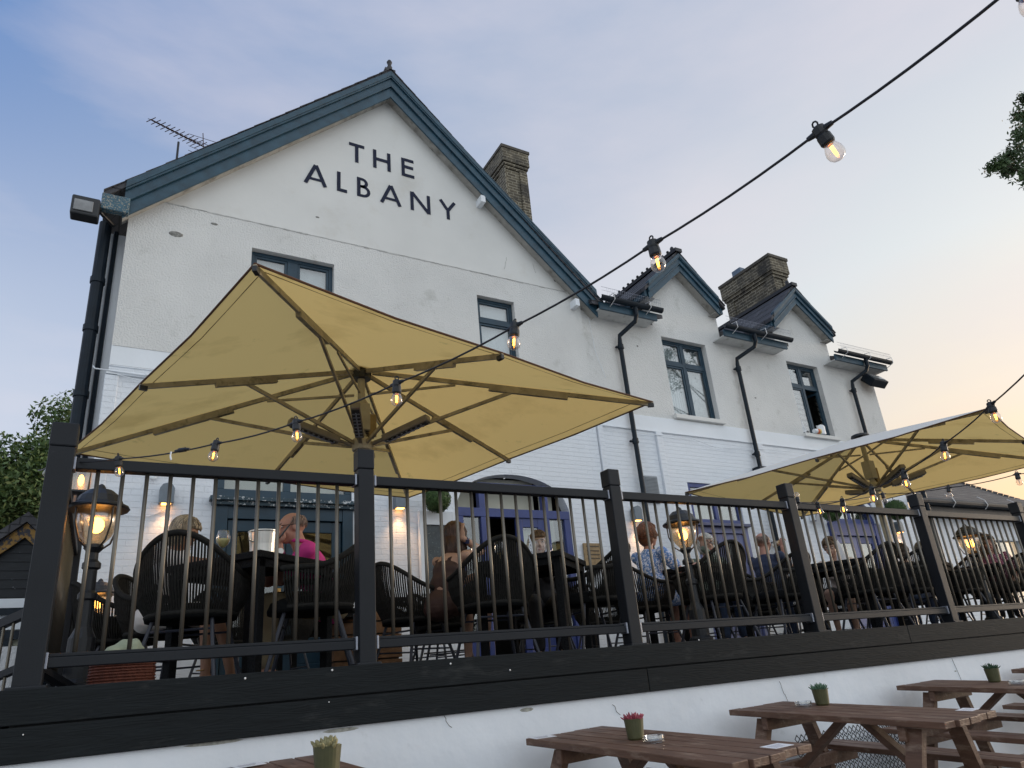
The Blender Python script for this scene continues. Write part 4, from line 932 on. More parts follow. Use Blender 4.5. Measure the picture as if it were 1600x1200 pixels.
# depths follow the cable as it runs from above the camera to the corner post
festoon('a','string of lit bulbs running from the upper right corner to the left corner post',
 [D(1660,-88,1.12),D(1592,-28,1.34),D(1281,205,1.72),D(1020,382,2.06),D(804,510,2.38),D(620,599,2.68),D(463,660,2.95),D(338,693,3.2),D(185,717,3.45),D(84,721,3.68),D(60,735,4.2)],
 [None,1,1,1,1,1,1,1,1,1,None],tilt={2:(.45,-.1,-1),3:(.1,0,-1),9:(-.3,.2,-1)})
festoon('b','string of bulbs from the right edge dropping before the second parasol',
 [D(1680,500,2.7),D(1548,633,3.25),D(1474,694,3.6),D(1412,739,3.95),D(1362,764,4.35),D(1316,782,4.8),D(1277,787,5.3),D(1247,784,5.85)],
 [None,1,1,1,1,1,1,0],tilt={7:(.3,.2,1.0)})
festoon('c','string of unlit bulbs beyond the second parasol at the right edge',
 [D(1247,785,5.9),D(1379,772,6.6),D(1482,762,6.0),D(1589,741,5.4),D(1660,728,5.0)],[None,0,0,0,None])
# ================= TERRACE FURNITURE
def build_table():
    t=thing('terrace_table','x','table'); s_=.40
    MB().box(-s_,s_,-s_,s_,.71,.755).build('tabletop',rattan,t,bev=.006)
    MB().box(-s_+.02,s_-.02,-s_+.02,-s_+.04,.66,.709).box(-s_+.02,s_-.02,s_-.04,s_-.02,.66,.709).box(-s_+.02,-s_+.04,-s_+.04,s_-.04,.66,.709).box(s_-.04,s_-.02,-s_+.04,s_-.04,.66,.709).build('apron',rattan,t)
    for i in (-1,1):
        for j in (-1,1): MB().box(i*(s_-.05)-.03,i*(s_-.05)+.03,j*(s_-.05)-.03,j*(s_-.05)+.03,0,.708).build('leg',rattan,t,bev=.004)
    return t
def build_chair():
    t=thing('rope_chair','x','chair'); N_=76; top=[];bot=[]
    for i in range(N_+1):
        a=R(-30)+ (PI+R(60))*i/N_           # from right arm front, round the back (-y), to left arm front
        cx_,sy=math.cos(a),-math.sin(a)
        f=max(0,math.sin(a)); hgt=.625+.235*(f**2.0)
        top.append(Vector((cx_*.325,sy*.34-.03*f,hgt))); bot.append(Vector((cx_*.255,sy*.255,.40)))
    b=MB(); b.tube(top,.019,8); b.tube([a.lerp(c,.985) for a,c in zip(top,bot)],.017,8); b.build('rim',rope,t,smooth=True)
    b=MB()
    for i in range(N_):
        a,c=top[i],bot[i]; m_=a.lerp(c,.5); out_=Vector((m_.x,m_.y,0)).normalized()*.028
        b.tube([a,a.lerp(c,.33)+out_*.9,a.lerp(c,.66)+out_,c],.0072 if i%3 else .0062,5)
    b.build('rope_back',rope,t)
    MB().lathe([(.22,.37),(.265,.375),(.27,.40),(.25,.445),(.20,.465)],n=28).build('seat',cush,t,smooth=True)
    for i in (-1,1):
        MB().tube([(i*.17,.15,.38),(i*.25,.25,0)],.0125,8).build('leg',chairmetal,t); MB().tube([(i*.17,-.16,.38),(i*.24,-.27,0)],.0125,8).build('leg',chairmetal,t)
    MB().tube([(-.19,.17,.31),(.19,.17,.31)],.008,6).tube([(-.19,-.18,.31),(.19,-.18,.31)],.008,6).tube([(-.21,.19,.16),(-.21,-.23,.16)],.008,6).tube([(.21,.19,.16),(.21,-.23,.16)],.008,6).build('stretcher',chairmetal,t)
    return t
T0_=build_table(); C0_=build_chair(); usedT=[0]; usedC=[0]
def table(x,y,deg,label,sc=1.0):
    o=T0_ if not usedT[0] else copy_tree(T0_); usedT[0]=1
    o.location=(x,y,FL); o.rotation_euler=(0,0,R(deg)); o.scale=(sc,sc,1); tag(o,label,'table','black woven tables on the terrace'); return o
def chair(x,y,deg,label):     # deg: direction the sitter faces, 0 = +x
    o=C0_ if not usedC[0] else copy_tree(C0_); usedC[0]=1
    o.location=(x,y,FL); o.rotation_euler=(0,0,R(deg-90)); tag(o,label,'chair','black rope backed chairs on the terrace'); return o
TT=FL+.755
table(.85,5.04,38,'black woven table holding the white ice bucket, leftmost',.97)
table(2.99,4.92,40,'black woven table holding the silver ribbed bottle',.92)
table(5.2,5.4,20,'black woven table between red haired and white haired women')
table(7.0,5.15,38,'black woven table before the bun haired woman with white napkin cone')
table(8.75,5.25,20,'black woven table before the dark haired diner in glasses')
table(10.35,5.45,25,'black woven table before the wavy haired woman at far right')
table(2.1,8.2,0,'black woven table close to the pub wall behind the brown haired woman')
chair(.46,4.88,66,'black rope chair with its back to the railing, leftmost of the front row')
chair(1.14,4.66,165,'black rope chair in which the man in the pink shirt sits')
chair(2.28,5.75,20,'black rope chair under the brown haired woman')
chair(2.56,4.83,82,'empty rope chair with rounded back right of the parasol mast post')
chair(3.40,4.72,172,'empty rope chair turned left beside the third railing post')
chair(4.66,5.58,5,'black rope chair under the red haired woman')
chair(4.86,4.84,88,'empty rope chair with rounded back in front of the white haired woman')
chair(5.86,4.92,172,'empty rope chair turned left in front of the bald drinking man')
chair(6.55,5.90,0,'black rope chair under the bald drinking man')
chair(7.02,4.74,92,'empty rope chair with rounded back in front of the bun haired woman')
chair(7.75,4.78,170,'empty rope chair turned left, just left of the fifth railing post')
chair(5.85,6.05,-100,'black rope chair under the white haired woman')
chair(7.75,5.75,200,'black rope chair under the bun haired woman')
chair(9.15,5.00,150,'empty rope chair behind the far right lamp post')
chair(10.35,4.95,165,'empty rope chair in front of the wavy haired woman at far right')
chair(11.2,5.6,200,'black rope chair under the wavy haired woman')
chair(3.70,5.95,-120,'black rope chair under the woman hidden behind the glass jug')
chair(.38,5.95,-35,'black rope chair under the blonde woman')
chair(.10,6.55,10,'empty rope chair, nearer of two peeping out left of the front row')
chair(.02,7.5,10,'empty rope chair, farther of two peeping out at left')
chair(1.55,7.6,100,'empty rope chair by the teal doors behind the parasol mast post')
chair(9.35,6.1,10,'black rope chair under the dark haired diner in glasses')
chair(10.45,6.35,15,'black rope chair under the grey haired man')
table(6.0,7.5,10,'black woven table near the wall between the violet doors'); table(9.9,7.6,0,'black woven table near the wall at the right')
for x_,y_,d_,l_ in ((1.0,7.3,60,'dark chair in the back row before the left teal door leaf'),(3.2,7.3,-60,'dark chair in the back row before the arched doorway'),(2.9,6.5,150,'dark chair in the back row beside the brown haired woman'),(4.3,6.9,20,'dark chair in the back row left of the tan notice board'),
    (5.3,7.2,20,'dark chair in the back row right of the tan notice board'),(6.8,7.2,190,'dark chair in the back row behind the bald drinking man'),(7.6,6.9,30,'dark chair in the back row left of the rightmost violet doors'),(8.6,6.9,160,'dark chair in the back row before the rightmost violet doors'),
    (9.1,7.6,0,'dark chair in the back row at the left of the far table'),(10.7,7.6,180,'dark chair in the back row at the right of the far table'),(11.6,6.6,170,'dark chair in the back row at the extreme right')):
    chair(x_,y_,d_,l_)
# ================= PEOPLE
SKIN=mat('skin_light',(.42,.255,.185),.55,.12,9,spec=.4); SKINR=mat('skin_ruddy',(.42,.215,.155),.5,.15,9,spec=.4); SKINT=mat('skin_tan',(.33,.18,.115),.55,.12,9,spec=.4)
LIP=mat('lips',(.35,.09,.08),.4,.1,20); BROW=mat('brow_hair',(.10,.05,.03),.8,.2,30)  # own colour of lips and eyebrows
EYEW=mat('eye_white',(.65,.62,.6),.2,.03,20); EYED=mat('eye_dark',(.02,.015,.012),.15,.1,20)
TMP=bpy.data.scenes.new('workbench')
def remesh(mb,name,ms,parent,vox,smooth_it=5,paint=None,noise_amp=0):
    me=bpy.data.meshes.new(name+'_raw'); me.from_pydata(mb.v,[],mb.f); me.update()
    o=bpy.data.objects.new(name+'_raw',me); TMP.collection.objects.link(o)
    md=o.modifiers.new('r','REMESH'); md.mode='VOXEL'; md.voxel_size=vox; md.use_smooth_shade=True
    m2=o.modifiers.new('s','SMOOTH'); m2.factor=.5; m2.iterations=smooth_it
    with bpy.context.temp_override(scene=TMP,view_layer=TMP.view_layers[0]):
        dg=bpy.context.evaluated_depsgraph_get(); dg.update(); ev=o.evaluated_get(dg); nm=bpy.data.meshes.new_from_object(ev)
    bpy.data.objects.remove(o); bpy.data.meshes.remove(me)
    nm.name=name; ms=ms if isinstance(ms,list) else [ms]; nm.materials.clear()
    for x in ms: nm.materials.append(x)
    if noise_amp:
        nn=[v.normal.copy() for v in nm.vertices]
        for v,n_ in zip(nm.vertices,nn): v.co=v.co+n_*(noise.noise(v.co*14)*noise_amp)
    mi=[0]*len(nm.polygons)
    if paint:
        for p in nm.polygons:
            for c,r_,k_ in paint:
                d=p.center-c
                if (d.x/r_[0])**2+(d.y/r_[1])**2+(d.z/r_[2])**2<1: mi[p.index]=k_
    nm.polygons.foreach_set('material_index',mi); nm.polygons.foreach_set('use_smooth',[True]*len(mi))
    ob=bpy.data.objects.new(name,nm); COL.objects.link(ob)
    if parent: ob.parent=parent
    return ob
def ik(S_,H_,l1,l2,pole):
    d=H_-S_; L_=min(d.length,(l1+l2)*.995); dn=d.normalized(); a=(l1*l1-l2*l2+L_*L_)/(2*L_); h=math.sqrt(max(0,l1*l1-a*a))
    p=pole-dn*pole.dot(dn); p.normalize(); return S_+dn*a+p*h, S_+dn*L_
def hand(b,wr,dirv,palm_n,curl=.6,side=1):
    d=dirv.normalized(); n_=(palm_n-d*palm_n.dot(d)).normalized(); x=d.cross(n_)*side
    M_=Matrix((x,d,n_)).transposed()
    b.ball(wr+d*.045,(.038,.05,.015),10,M=M_)
    for k_,(o,l_) in enumerate(((-.028,.062),(-.010,.072),(.009,.068),(.026,.052))):
        p=wr+d*.085+x*o; pts=[p]; ang=0; cd=d.copy()
        for sgm,f in enumerate((.45,.32,.26)):
            ang+=curl*(.5+.25*k_*.5); cd=d*math.cos(ang)+n_*math.sin(ang); pts.append(pts[-1]+cd*l_*f)
        b.tube(pts,[.0098,.0092,.0086,.0078],8); b.ball(pts[-1],.0079,8); b.ball(pts[0],.0105,8)
    tp=wr+d*.03-x*.034; b.tube([tp,tp+(-x*.6+d*.6+n_*.4).normalized()*.032,tp+(-x*.25+d*.9+n_*.5).normalized()*.062],[.0125,.011,.0088],8); b.ball(tp+(-x*.25+d*.9+n_*.5).normalized()*.062,.009,8)
def strands(b,Mh,C,rad,n_,a0,a1,len_,seed,wav=.01,r0=.0045,thmax=2.0,inward=.25,part=.15,fall=(0,0,-1),lift=0.0):
    rr=random.Random(seed); fall=Vector(fall)
    for i in range(n_):
        b.k=rr.choice((0,0,1,2))
        a=rr.uniform(a0,a1); th=rr.uniform(part,max(1.35,part+.3)); tht=rr.uniform(.8,1.03)*thmax; k_=rr.uniform(1.0,1.08+lift); pts=[]; ph=rr.uniform(0,6.28)
        steps=7; tw=rr.uniform(-.35,.35)
        for s_ in range(steps):
            f=s_/(steps-1); t_=th+(tht-th)*f; aa=a+tw*f
            p=Vector((rad[0]*math.sin(t_)*math.cos(aa),rad[1]*math.sin(t_)*math.sin(aa),rad[2]*math.cos(t_)))*(k_+wav*1.2*math.sin(ph+f*6))
            pts.append(C+Mh@p)
        if len_>0:
            last=pts[-1]; dr=(pts[-1]-pts[-2]).normalized(); Lr=len_*rr.uniform(.65,1.08)
            for s_ in range(1,7):
                f=s_/6; dd=(dr*(1-f)*.6+fall).normalized(); side=Vector((-math.sin(a),math.cos(a),0))
                ct=Vector((C.x-last.x,C.y-last.y,0))*inward*f
                last=last+dd*(Lr/6)+side*math.sin(ph+f*7)*wav+ct*.25
                pts.append(last)
        m_=len(pts); rs=r0*rr.uniform(.55,1.15); b.tube(pts,[rs*(1.1-.85*(q_/(m_-1))) for q_ in range(m_)],5)
    b.k=0
def person(label,head,deg,lean,pitch,yaw,skin,top,trous,hair,hands,hc=None,sleeve='short',belly=1.0,female=True,feet=None,extra=None,sc_=1.0,roll=0,neckline=.0,vox=.0085):
    """head: wanted head centre (world). deg: facing. body built round the hips, then moved so the head lands there."""
    f=Vector((0,1,0)); hip=Vector((0,0,.53)); la=R(lean); up=Vector((0,math.sin(la),math.cos(la)))
    sp=hip+up*.22; chest=hip+up*.36; neck=hip+up*.50; sh=.165 if female else .19
    la2=la*1.15; 
    Mh=(Matrix.Rotation(R(yaw),3,'Z')@Matrix.Rotation(-R(pitch),3,'X')@Matrix.Rotation(R(roll),3,'Y'))
    nb=neck+up*.02; C=nb+Vector((0,math.sin(la*.8)*.10+.02,.125))+Vector((0,.02*math.sin(R(pitch)),0))
    dz=(head.z-FL)-C.z
    # place: rotate local to world
    Rz=Matrix.Rotation(R(deg-90),3,'Z'); loc=Vector((head.x,head.y,FL))-Rz@Vector((C.x,C.y,0)); loc.z=FL+dz*0
    sit=Vector((0,0,dz))   # raise or lower trunk slightly
    hip=hip+sit*.6; sp+=sit; chest+=sit; neck+=sit; nb+=sit; C+=sit
    t=thing('person',label,'person',loc,R(deg-90)); W2L=Rz.transposed()
    def tl(w_): return W2L@(Vector(w_)-loc)
    H=lambda x,y,z: C+Mh@Vector((x,y,z))*1.0
    b=MB()
    # head
    b.ball(H(0,-.012,.030),(.074,.094,.086),18,M=Mh); b.ball(H(0,.030,-.030),(.056,.058,.072),16,M=Mh); b.ball(H(0,.052,-.083),(.030,.028,.022),10,M=Mh)
    b.ball(H(0,.058,.035),(.056,.030,.045),12,M=Mh)
    b.tube([H(0,.080,.022),H(0,.104,-.014),H(0,.088,-.024)],[.009,.014,.010],8); b.ball(H(0,.102,-.014),.0125,8)
    for s_ in (-1,1):
        b.ball(H(s_*.013,.090,-.020),.009,8); b.ball(H(s_*.076,-.005,-.005),(.010,.020,.030),10,M=Mh); b.ball(H(s_*.036,.050,-.028),(.024,.028,.028),10,M=Mh); b.ball(H(s_*.028,.078,.030),(.022,.012,.007),8,M=Mh)
    b.ball(H(0,.083,-.050),(.022,.013,.006),8,M=Mh); b.ball(H(0,.080,-.060),(.018,.012,.007),8,M=Mh)
    b.tube([nb-up*.06,nb+up*.02,C+Mh@Vector((0,-.015,-.05))],[.066 if not female else .056,.055 if not female else .045,.055 if not female else .046],14)
    if not female: b.ball(nb+Vector((0,.02,.03)),.05,10)
    # trunk
    X=Vector((1,0,0)); Mt=Matrix((X,up.cross(X)*1.0,up)).transposed()
    wv=.92 if female else 1.08
    def trunk(bb,g_=0):
        bb.ball(hip+Vector((0,0,-.01)),(.155*wv*(1.08 if female else .95)+g_,.115+g_,.11+g_),16,M=Mt); bb.ball(sp+up*-.06,(.135*wv*belly+g_,.10*belly+g_,.12+g_),16,M=Mt)
        bb.ball(sp+up*.06,(.135*wv+g_,.10*belly+g_,.13+g_),16,M=Mt); bb.ball(chest,(.150*wv+g_,.105+g_,.13+g_),16,M=Mt); bb.ball(chest+up*.06,(sh*.98+g_,.08+g_,.075+g_),16,M=Mt)
        if female:
            for s_ in (-1,1): bb.ball(chest+X*s_*.062-up*.02+Mt@Vector((0,.085,0)),(.055+g_,.045+g_,.055+g_),10)
    trunk(b)
    S_=[neck-up*.05+X*s_*sh for s_ in (-1,1)]
    arms=[]
    for i,s_ in enumerate((-1,1)):
        hw_,pole,pn,curl=hands[i]; hd=tl(hw_) if hw_ is not None else Vector((s_*.16,.36,.56))
        pl_=Vector(pole) if pole else Vector((s_*.6,-.3,-1))
        e_,w_=ik(S_[i],hd,.285*sc_,.25*sc_,pl_); arms.append((S_[i],e_,w_))
        th_=.046 if female else .052
        b.caps(S_[i],e_,th_,th_*.78); b.tube([e_,e_.lerp(w_,.3),w_],[th_*.78,th_*.80,.026],12); b.ball(w_,.026,10)
        hand(b,w_,(w_-e_) if pn is None or len(pn)<4 else Vector(pn[3]),Vector(pn[:3]) if pn else Vector((0,0,-1)),curl,side=-s_)
    # legs
    legs=[]
    for i,s_ in enumerate((-1,1)):
        kn=Vector((s_*.11,.44,.50)); an=Vector((s_*.10,.42+(feet[i] if feet else 0),.09)); hp=hip+X*s_*.085
        legs.append((hp,kn,an))
        b.caps(hp,kn,.082,.056); b.tube([kn,kn.lerp(an,.3),kn.lerp(an,.7),an],[.054,.056,.040,.033],12); b.ball(an,.035,10)
        b.tube([an+Vector((0,-.04,-.045)),an+Vector((0,.08,-.055)),an+Vector((0,.17,-.068))],[.034,.034,.022],10); b.ball(an+Vector((0,.17,-.066)),.022,8)
    paint=[(H(0,.092,-.055),(.023,.02,.0085),1)]
    for s_ in (-1,1): paint.append((H(s_*.031,.09,.040),(.022,.02,.006),2))
    if hc=='beard': paint+=[(H(0,.06,-.08),(.05,.05,.035),3),(H(0,.10,-.04),(.028,.02,.008),3)]
    body=remesh(b,'body',[skin,LIP,BROW,mat('stubble',(.13,.07,.04),.8,.3,60)],t,vox,4,paint)
    # eyes
    b=MB(); b.k=0
    for s_ in (-1,1): b.ball(H(s_*.031,.078,.018),(.013,.009,.008),10,M=Mh)
    b.k=1
    for s_ in (-1,1): b.ball(H(s_*.031,.086,.018),(.0055,.003,.0055),8,M=Mh)
    b.build('eyes',[EYEW,EYED],t,smooth=True)
    # top
    b=MB(); trunk(b,.012)
    for (s0,e_,w_) in arms:
        if sleeve=='short': b.caps(s0,s0.lerp(e_,.62),.062,.060)
        elif sleeve=='long': b.caps(s0,e_,.060,.050); b.caps(e_,w_,.050,.036)
        elif sleeve=='strap': pass
    if sleeve!='strap': b.tube([nb-up*.07,nb-up*.02],[.085,.066],14)
    if sleeve=='strap':
        b=MB(); b.ball(hip,(.18,.13,.12),16,M=Mt); b.ball(sp,(.15,.115,.15),16,M=Mt); b.ball(chest-up*.03,(.158*wv+.004,.12,.11),16,M=Mt)
        for s_ in (-1,1): b.ball(chest+X*s_*.062-up*.03+Mt@Vector((0,.085,0)),(.068,.058,.06),10); b.tube([chest+X*s_*.07+Mt@Vector((0,.10,.02)),neck-up*.015+X*s_*.085,chest+X*s_*.075+Mt@Vector((0,-.10,.03))],.010,6)
    remesh(b,'top',top,t,.009,5,noise_amp=.006)
    if trous is not None:
        b=MB(); b.ball(hip+Vector((0,0,-.02)),(.175,.13,.11),16)
        kind,tm=trous
        for (hp,kn,an) in legs:
            if kind=='skirt': b.caps(hp,hp.lerp(kn,.85),.105,.085)
            elif kind=='shorts': b.caps(hp,hp.lerp(kn,.8),.10,.08)
            else: b.caps(hp,kn,.095,.072); b.caps(kn,kn.lerp(an,.95),.068,.055)
        remesh(b,'lower_garment',tm,t,.011,5,noise_amp=.006)
    b=MB()
    for (hp,kn,an) in legs: b.tube([an+Vector((0,-.05,-.062)),an+Vector((0,.06,-.070)),an+Vector((0,.19,-.074))],[.036,.040,.028],10)
    b.build('shoes',dark if not female else mat('sandal',(.25,.20,.15)),t,smooth=True)
    if hair: hair(t,C,Mh,H)
    if extra: extra(t,C,Mh,H,arms,S_)
    return t
def hair_mat(n,c): return mat(n,c,.5,.4,30,stretch=(6,6,1))
def H3(n,c): return [hair_mat(n,c),hair_mat(n+'_shade',tuple(v*.45 for v in c)),hair_mat(n+'_light',tuple(min(.8,v*1.6) for v in c))]
HB=H3('hair_blonde',(.32,.26,.18)); HBR=H3('hair_brown',(.06,.026,.014)); HR=H3('hair_auburn',(.15,.055,.022)); HW=[hair_mat('hair_white',(.66,.64,.58)),hair_mat('hair_white_shade',(.45,.43,.39)),hair_mat('hair_white_light',(.8,.78,.72))]; HG=H3('hair_grey',(.16,.15,.14)); HD=H3('hair_dark',(.03,.02,.014)); HL=H3('hair_golden_brown',(.12,.07,.032)); HC=H3('hair_cropped',(.22,.15,.12))
def mk_hair(m,len_,n_=340,rad=(.080,.100,.093),thmax=1.9,a0=-.35,a1=PI+.35,wav=.006,fringe=0,bun=None,core=True,r0=.0055,seed=1,inward=.25,short=False):
    def fn(t,C,Mh,H):
        b=MB()
        if core:
            b.ball(H(0,-.022,.038),(rad[0]*1.02,rad[1]*.93,rad[2]*.97),18,M=Mh)
            b.ball(H(0,-.045,-.01),(rad[0]*.98,rad[1]*.68,rad[2]*.95),14,M=Mh)
            if len_>.08: b.tube([H(0,-.05,-.02),H(0,-.055,-.02)+Vector((0,0,-len_*.8))],[.075,.055],12)
            if fringe: b.ball(H(.0,.045,.075),(.068,.045,.032),12,M=Mh)
        # angle a=-pi/2 is the back of the head in this frame
        strands(b,Mh,H(0,-.012,.034),rad,n_,-PI-.15-.0+0.0,.15,len_,seed,wav,r0,thmax,inward)
        if fringe: strands(b,Mh,H(0,-.005,.034),rad,int(n_*.25),.1,PI-.1,0,seed+5,wav,r0,fringe,inward)
        if bun: b.ball(H(*bun),(.05,.05,.045),12); strands(b,Mh,H(*bun),(.048,.048,.045),50,0,6.28,0,9,.01,.006,2.6)
        b.build('hair',m,t,smooth=True)
    return fn
def glasses(m_,up_=0.0,dark_lens=False):
    def fn(t,H,Mh):
        b=MB()
        for s_ in (-1,1):
            ring=[H(s_*.031+.025*math.cos(a),.100-.004*abs(math.cos(a)),.018+up_+.019*math.sin(a)) for a in [2*PI*k_/14 for k_ in range(14)]]; b.tube(ring,.0026,6,closed=True)
            b.tube([H(s_*.056,.098,.022+up_),H(s_*.078,.02,.018+up_),H(s_*.080,-.02,.012+up_)],.0025,5)
        b.tube([H(-.008,.102,.022+up_),H(.008,.102,.022+up_)],.0025,5); g_=b.build('glasses',m_,t)
        if dark_lens:
            b=MB()
            for s_ in (-1,1): b.ball(H(s_*.031,.100,.018+up_),(.024,.003,.018),12,M=Mh)
            b.build('lenses',EYED,t)
    return fn
def watch(t,arm,m_face,m_band,f=.86):
    s0,e_,w_=arm; p=e_.lerp(w_,f); d=(w_-e_).normalized(); x=d.orthogonal().normalized(); y=d.cross(x)
    b=MB(); b.tube([p-d*.011,p+d*.011],[.031,.031],14); o=b.build('wristwatch',m_band,t); 
    for out_ in (x,): pass
    return p,d
floral=mat('blue_floral_fabric',(.10,.22,.50),.8,.3,12,stain=((.62,.68,.80),.95,55,.50,.54))
purple=mat('purple_floral_fabric',(.16,.03,.07),.8,.3,12,stain=((.45,.30,.40),.9,48,.55,.59))
pink=mat('magenta_polo',(.62,.035,.26),.75,.12,8); white_t=mat('white_top_fabric',(.66,.64,.62),.8,.06,8); brown_t=mat('brown_camisole',(.055,.026,.02),.75,.2,8)
black_t=mat('black_top_fabric',(.012,.012,.015),.8,.2,8); navy_t=mat('navy_shirt',(.018,.028,.065),.8,.2,8,stain=((.10,.14,.2),.8,70,.62,.66)); grey_t=mat('grey_jumper',(.09,.09,.10),.9,.15,20); palet=mat('pale_pink_top',(.5,.42,.38),.8,.1,8)
khaki=mat('khaki_trousers',(.22,.17,.10),.85,.15,8); denim=mat('denim',(.03,.05,.10),.85,.2,20); greens=mat('green_print',(.10,.13,.10),.8,.3,12,stain=((.45,.5,.42),.8,40,.55,.6))
def HP(x,y,Y): return at(x,y,Y=Y)
# blonde woman, leftmost
def ex1(t,C,Mh,H,arms,S_):
    b=MB()
    b.tube([Vector((.10+.04*math.cos(a),.42+.04*math.sin(a),.11)) for a in [2*PI*k_/12 for k_ in range(12)]],.004,6,closed=True); b.build('anklet',brass,t)
person('blonde bobbed woman in white top looking down, left of the ice bucket',HP(288,834,5.72),-28,14,24,-6,SKINT,white_t,('shorts',white_t),
    mk_hair(HB,.11,620,rad=(.088,.106,.099),wav=.010,fringe=.70,seed=2,r0=.005),
    [((.95,5.35,TT+.03),None,(0,0,-1),.3),((.85,5.25,TT+.03),(1,-.3,-1),(0,0,-1),.3)],sleeve='short',extra=ex1,feet=(.12,.02))
# man in pink
def ex2(t,C,Mh,H,arms,S_):
    s0,e_,w_=arms[1]
    glasses(dark)(t,H,Mh)
    for k_ in (0,1):
        s0,e_,w_=arms[k_]; d=(w_-e_).normalized(); p=e_.lerp(w_,.80)
        if k_==0:
            MB().tube([p-d*.012,p+d*.012],[.036,.035],16).build('watch_strap',silver,t,smooth=True); 
            n_=d.cross(Vector((0,0,1))).normalized()
            M_=n_.to_track_quat('Z','Y').to_matrix()
            for s_ in (1,-1): MB().lathe([(.022,.030),(.024,.036),(.022,.044)],p,16,M=Matrix(M_)*s_).build('watch_face',silver,t)
    b=MB(); b.tube([S_[0].lerp(S_[1],.5)+Vector((.05*math.cos(a)*1.25,.06*math.sin(a)*1.2+.02,.085+.012*math.sin(a))) for a in [2*PI*k_/16 for k_ in range(16)]],.014,8,closed=True); b.build('collar',pink,t,smooth=True)
h=HP(456,826,5.16)
person('balding man in bright pink polo shirt resting his chin on his hand',h,176,26,10,4,SKINR,pink,('trousers',khaki),
    mk_hair(HG,0,300,rad=(.077,.096,.090),thmax=1.75,core=False,wav=.002,r0=.0028,seed=4,inward=0) if False else (lambda t,C,Mh,H:(lambda b:(strands(b,Mh,H(0,-.012,.026),(.0765,.0965,.088),420,-PI-.1,.1,0,4,.002,.0030,1.95,0,part=.95),b.build('hair',HC,t,smooth=True)))(MB())),
    [((h.x-.095,h.y-.06,h.z-.135),(-.1,-.2,-1),(.3,-.3,.9,(-.35,.35,.8)),.9),((h.x-.10,h.y+.03,h.z-.15),(.6,.2,-1),(0,0,1),.9)],sleeve='short',belly=1.18,female=False,extra=ex2)
# brown haired woman
h=HP(712,840,5.50)
def ex3(t,C,Mh,H,arms,S_):
    s0,e_,w_=arms[1]; d=(w_-e_).normalized(); p=e_.lerp(w_,.84)
    MB().tube([p-d*.011,p+d*.011],[.031,.030],16).build('watch_strap',mat('navy_band',(.02,.03,.09),.5),t,smooth=True)
    n_=d.cross(Vector((.3,1,0))).normalized(); 
    for s_ in (1,-1): MB().box(-.017,.017,-.019,.019,.028,.038,M=Matrix.Translation(p)@((n_*s_).to_track_quat('Z','Y').to_matrix().to_4x4())).build('watch_face',MATS['navy_band'],t,bev=.003)
person('woman with long brown hair in brown strap top propping head on hand',h,22,20,18,12,SKIN,brown_t,('skirt',brown_t),
    mk_hair(HBR,.27,620,rad=(.090,.110,.100),wav=.007,fringe=.85,seed=6),
    [((h.x+.30,h.y+.12,TT+.03),None,(0,0,-1),.4),((h.x+.01,h.y-.12,h.z-.03),(.25,1,-1.2),(0,1,.2,(-.25,.1,1)),.35)],sleeve='strap',extra=ex3)
# woman behind the jug
person('woman in black facing the camera, half hidden by a clear glass jug',HP(842,850,5.72),-118,12,8,0,SKIN,black_t,('trousers',black_t),
    mk_hair(HL,.05,380,rad=(.084,.102,.097),fringe=.7,seed=8),[((3.15,5.3,TT+.03),None,(0,0,-1),.4),((3.4,5.35,TT+.02),None,(0,0,-1),.4)],sleeve='short')
# red haired
person('woman with short auburn hair in blue floral dress facing right',HP(1013,838,5.50),10,6,-4,0,SKINR,floral,('skirt',floral),
    mk_hair(HR,.02,620,rad=(.092,.112,.106),thmax=2.1,wav=.03,fringe=.62,seed=10,r0=.006),[((5.15,5.52,TT+.03),None,(0,0,-1),.4),((5.12,5.3,TT+.03),None,(0,0,-1),.4)],sleeve='short',belly=1.25)
# white haired
h=HP(1103,852,5.80)
person('white haired woman with dark glasses facing the camera, hand on cheek',h,-112,8,4,6,SKIN,greens,('trousers',denim),
    mk_hair(HW,.09,460,rad=(.086,.106,.100),wav=.008,fringe=.55,seed=12),[((h.x+.03,h.y-.3,TT+.03),None,(0,0,-1),.4),((h.x-.105,h.y-.06,h.z-.05),(-.3,-.4,-1),(.6,.5,0,(.1,.1,1)),.6)],sleeve='long',extra=lambda t,C,Mh,H,a,s_: glasses(dark)(t,H,Mh))
# bald man drinking
h=HP(1193,848,5.72)
person('bald man with stubble in navy shirt drinking from a glass',h,6,4,-8,0,SKINR,navy_t,('trousers',denim),
    (lambda t,C,Mh,H:(lambda b:(strands(b,Mh,H(0,-.012,.028),(.0758,.0955,.0872),380,-PI-.15,.15,0,14,.001,.0022,1.95,0,part=.9),b.build('hair',HC,t,smooth=True)))(MB())),
    [((7.05,5.7,TT+.03),None,(0,0,-1),.4),((h.x+.20,h.y-.09,h.z-.07),(.3,-.6,-1),(0,1,0,(.1,.1,1)),1.1)],hc='beard',sleeve='short',belly=1.12,female=False)
gp=Vector((h.x+.23,h.y-.035,h.z-.005))
t=thing('beer_glass','glass of golden drink held up to the mouth of the bald man','glass',gp)
d_=Vector((.92,-.2,.28)).normalized(); Mg=d_.to_track_quat('Z','Y').to_matrix()
MB().lathe([(.034,-.085),(.033,-.02),(.026,.065),(.024,.07)],n=16,M=Mg).build('tumbler',glass_c,t,smooth=True); MB().lathe([(.029,-.02),(.028,.0),(.024,.062)],n=14,M=Mg).build('drink',mat('golden_drink',(.65,.33,.03),.1),t,smooth=True)
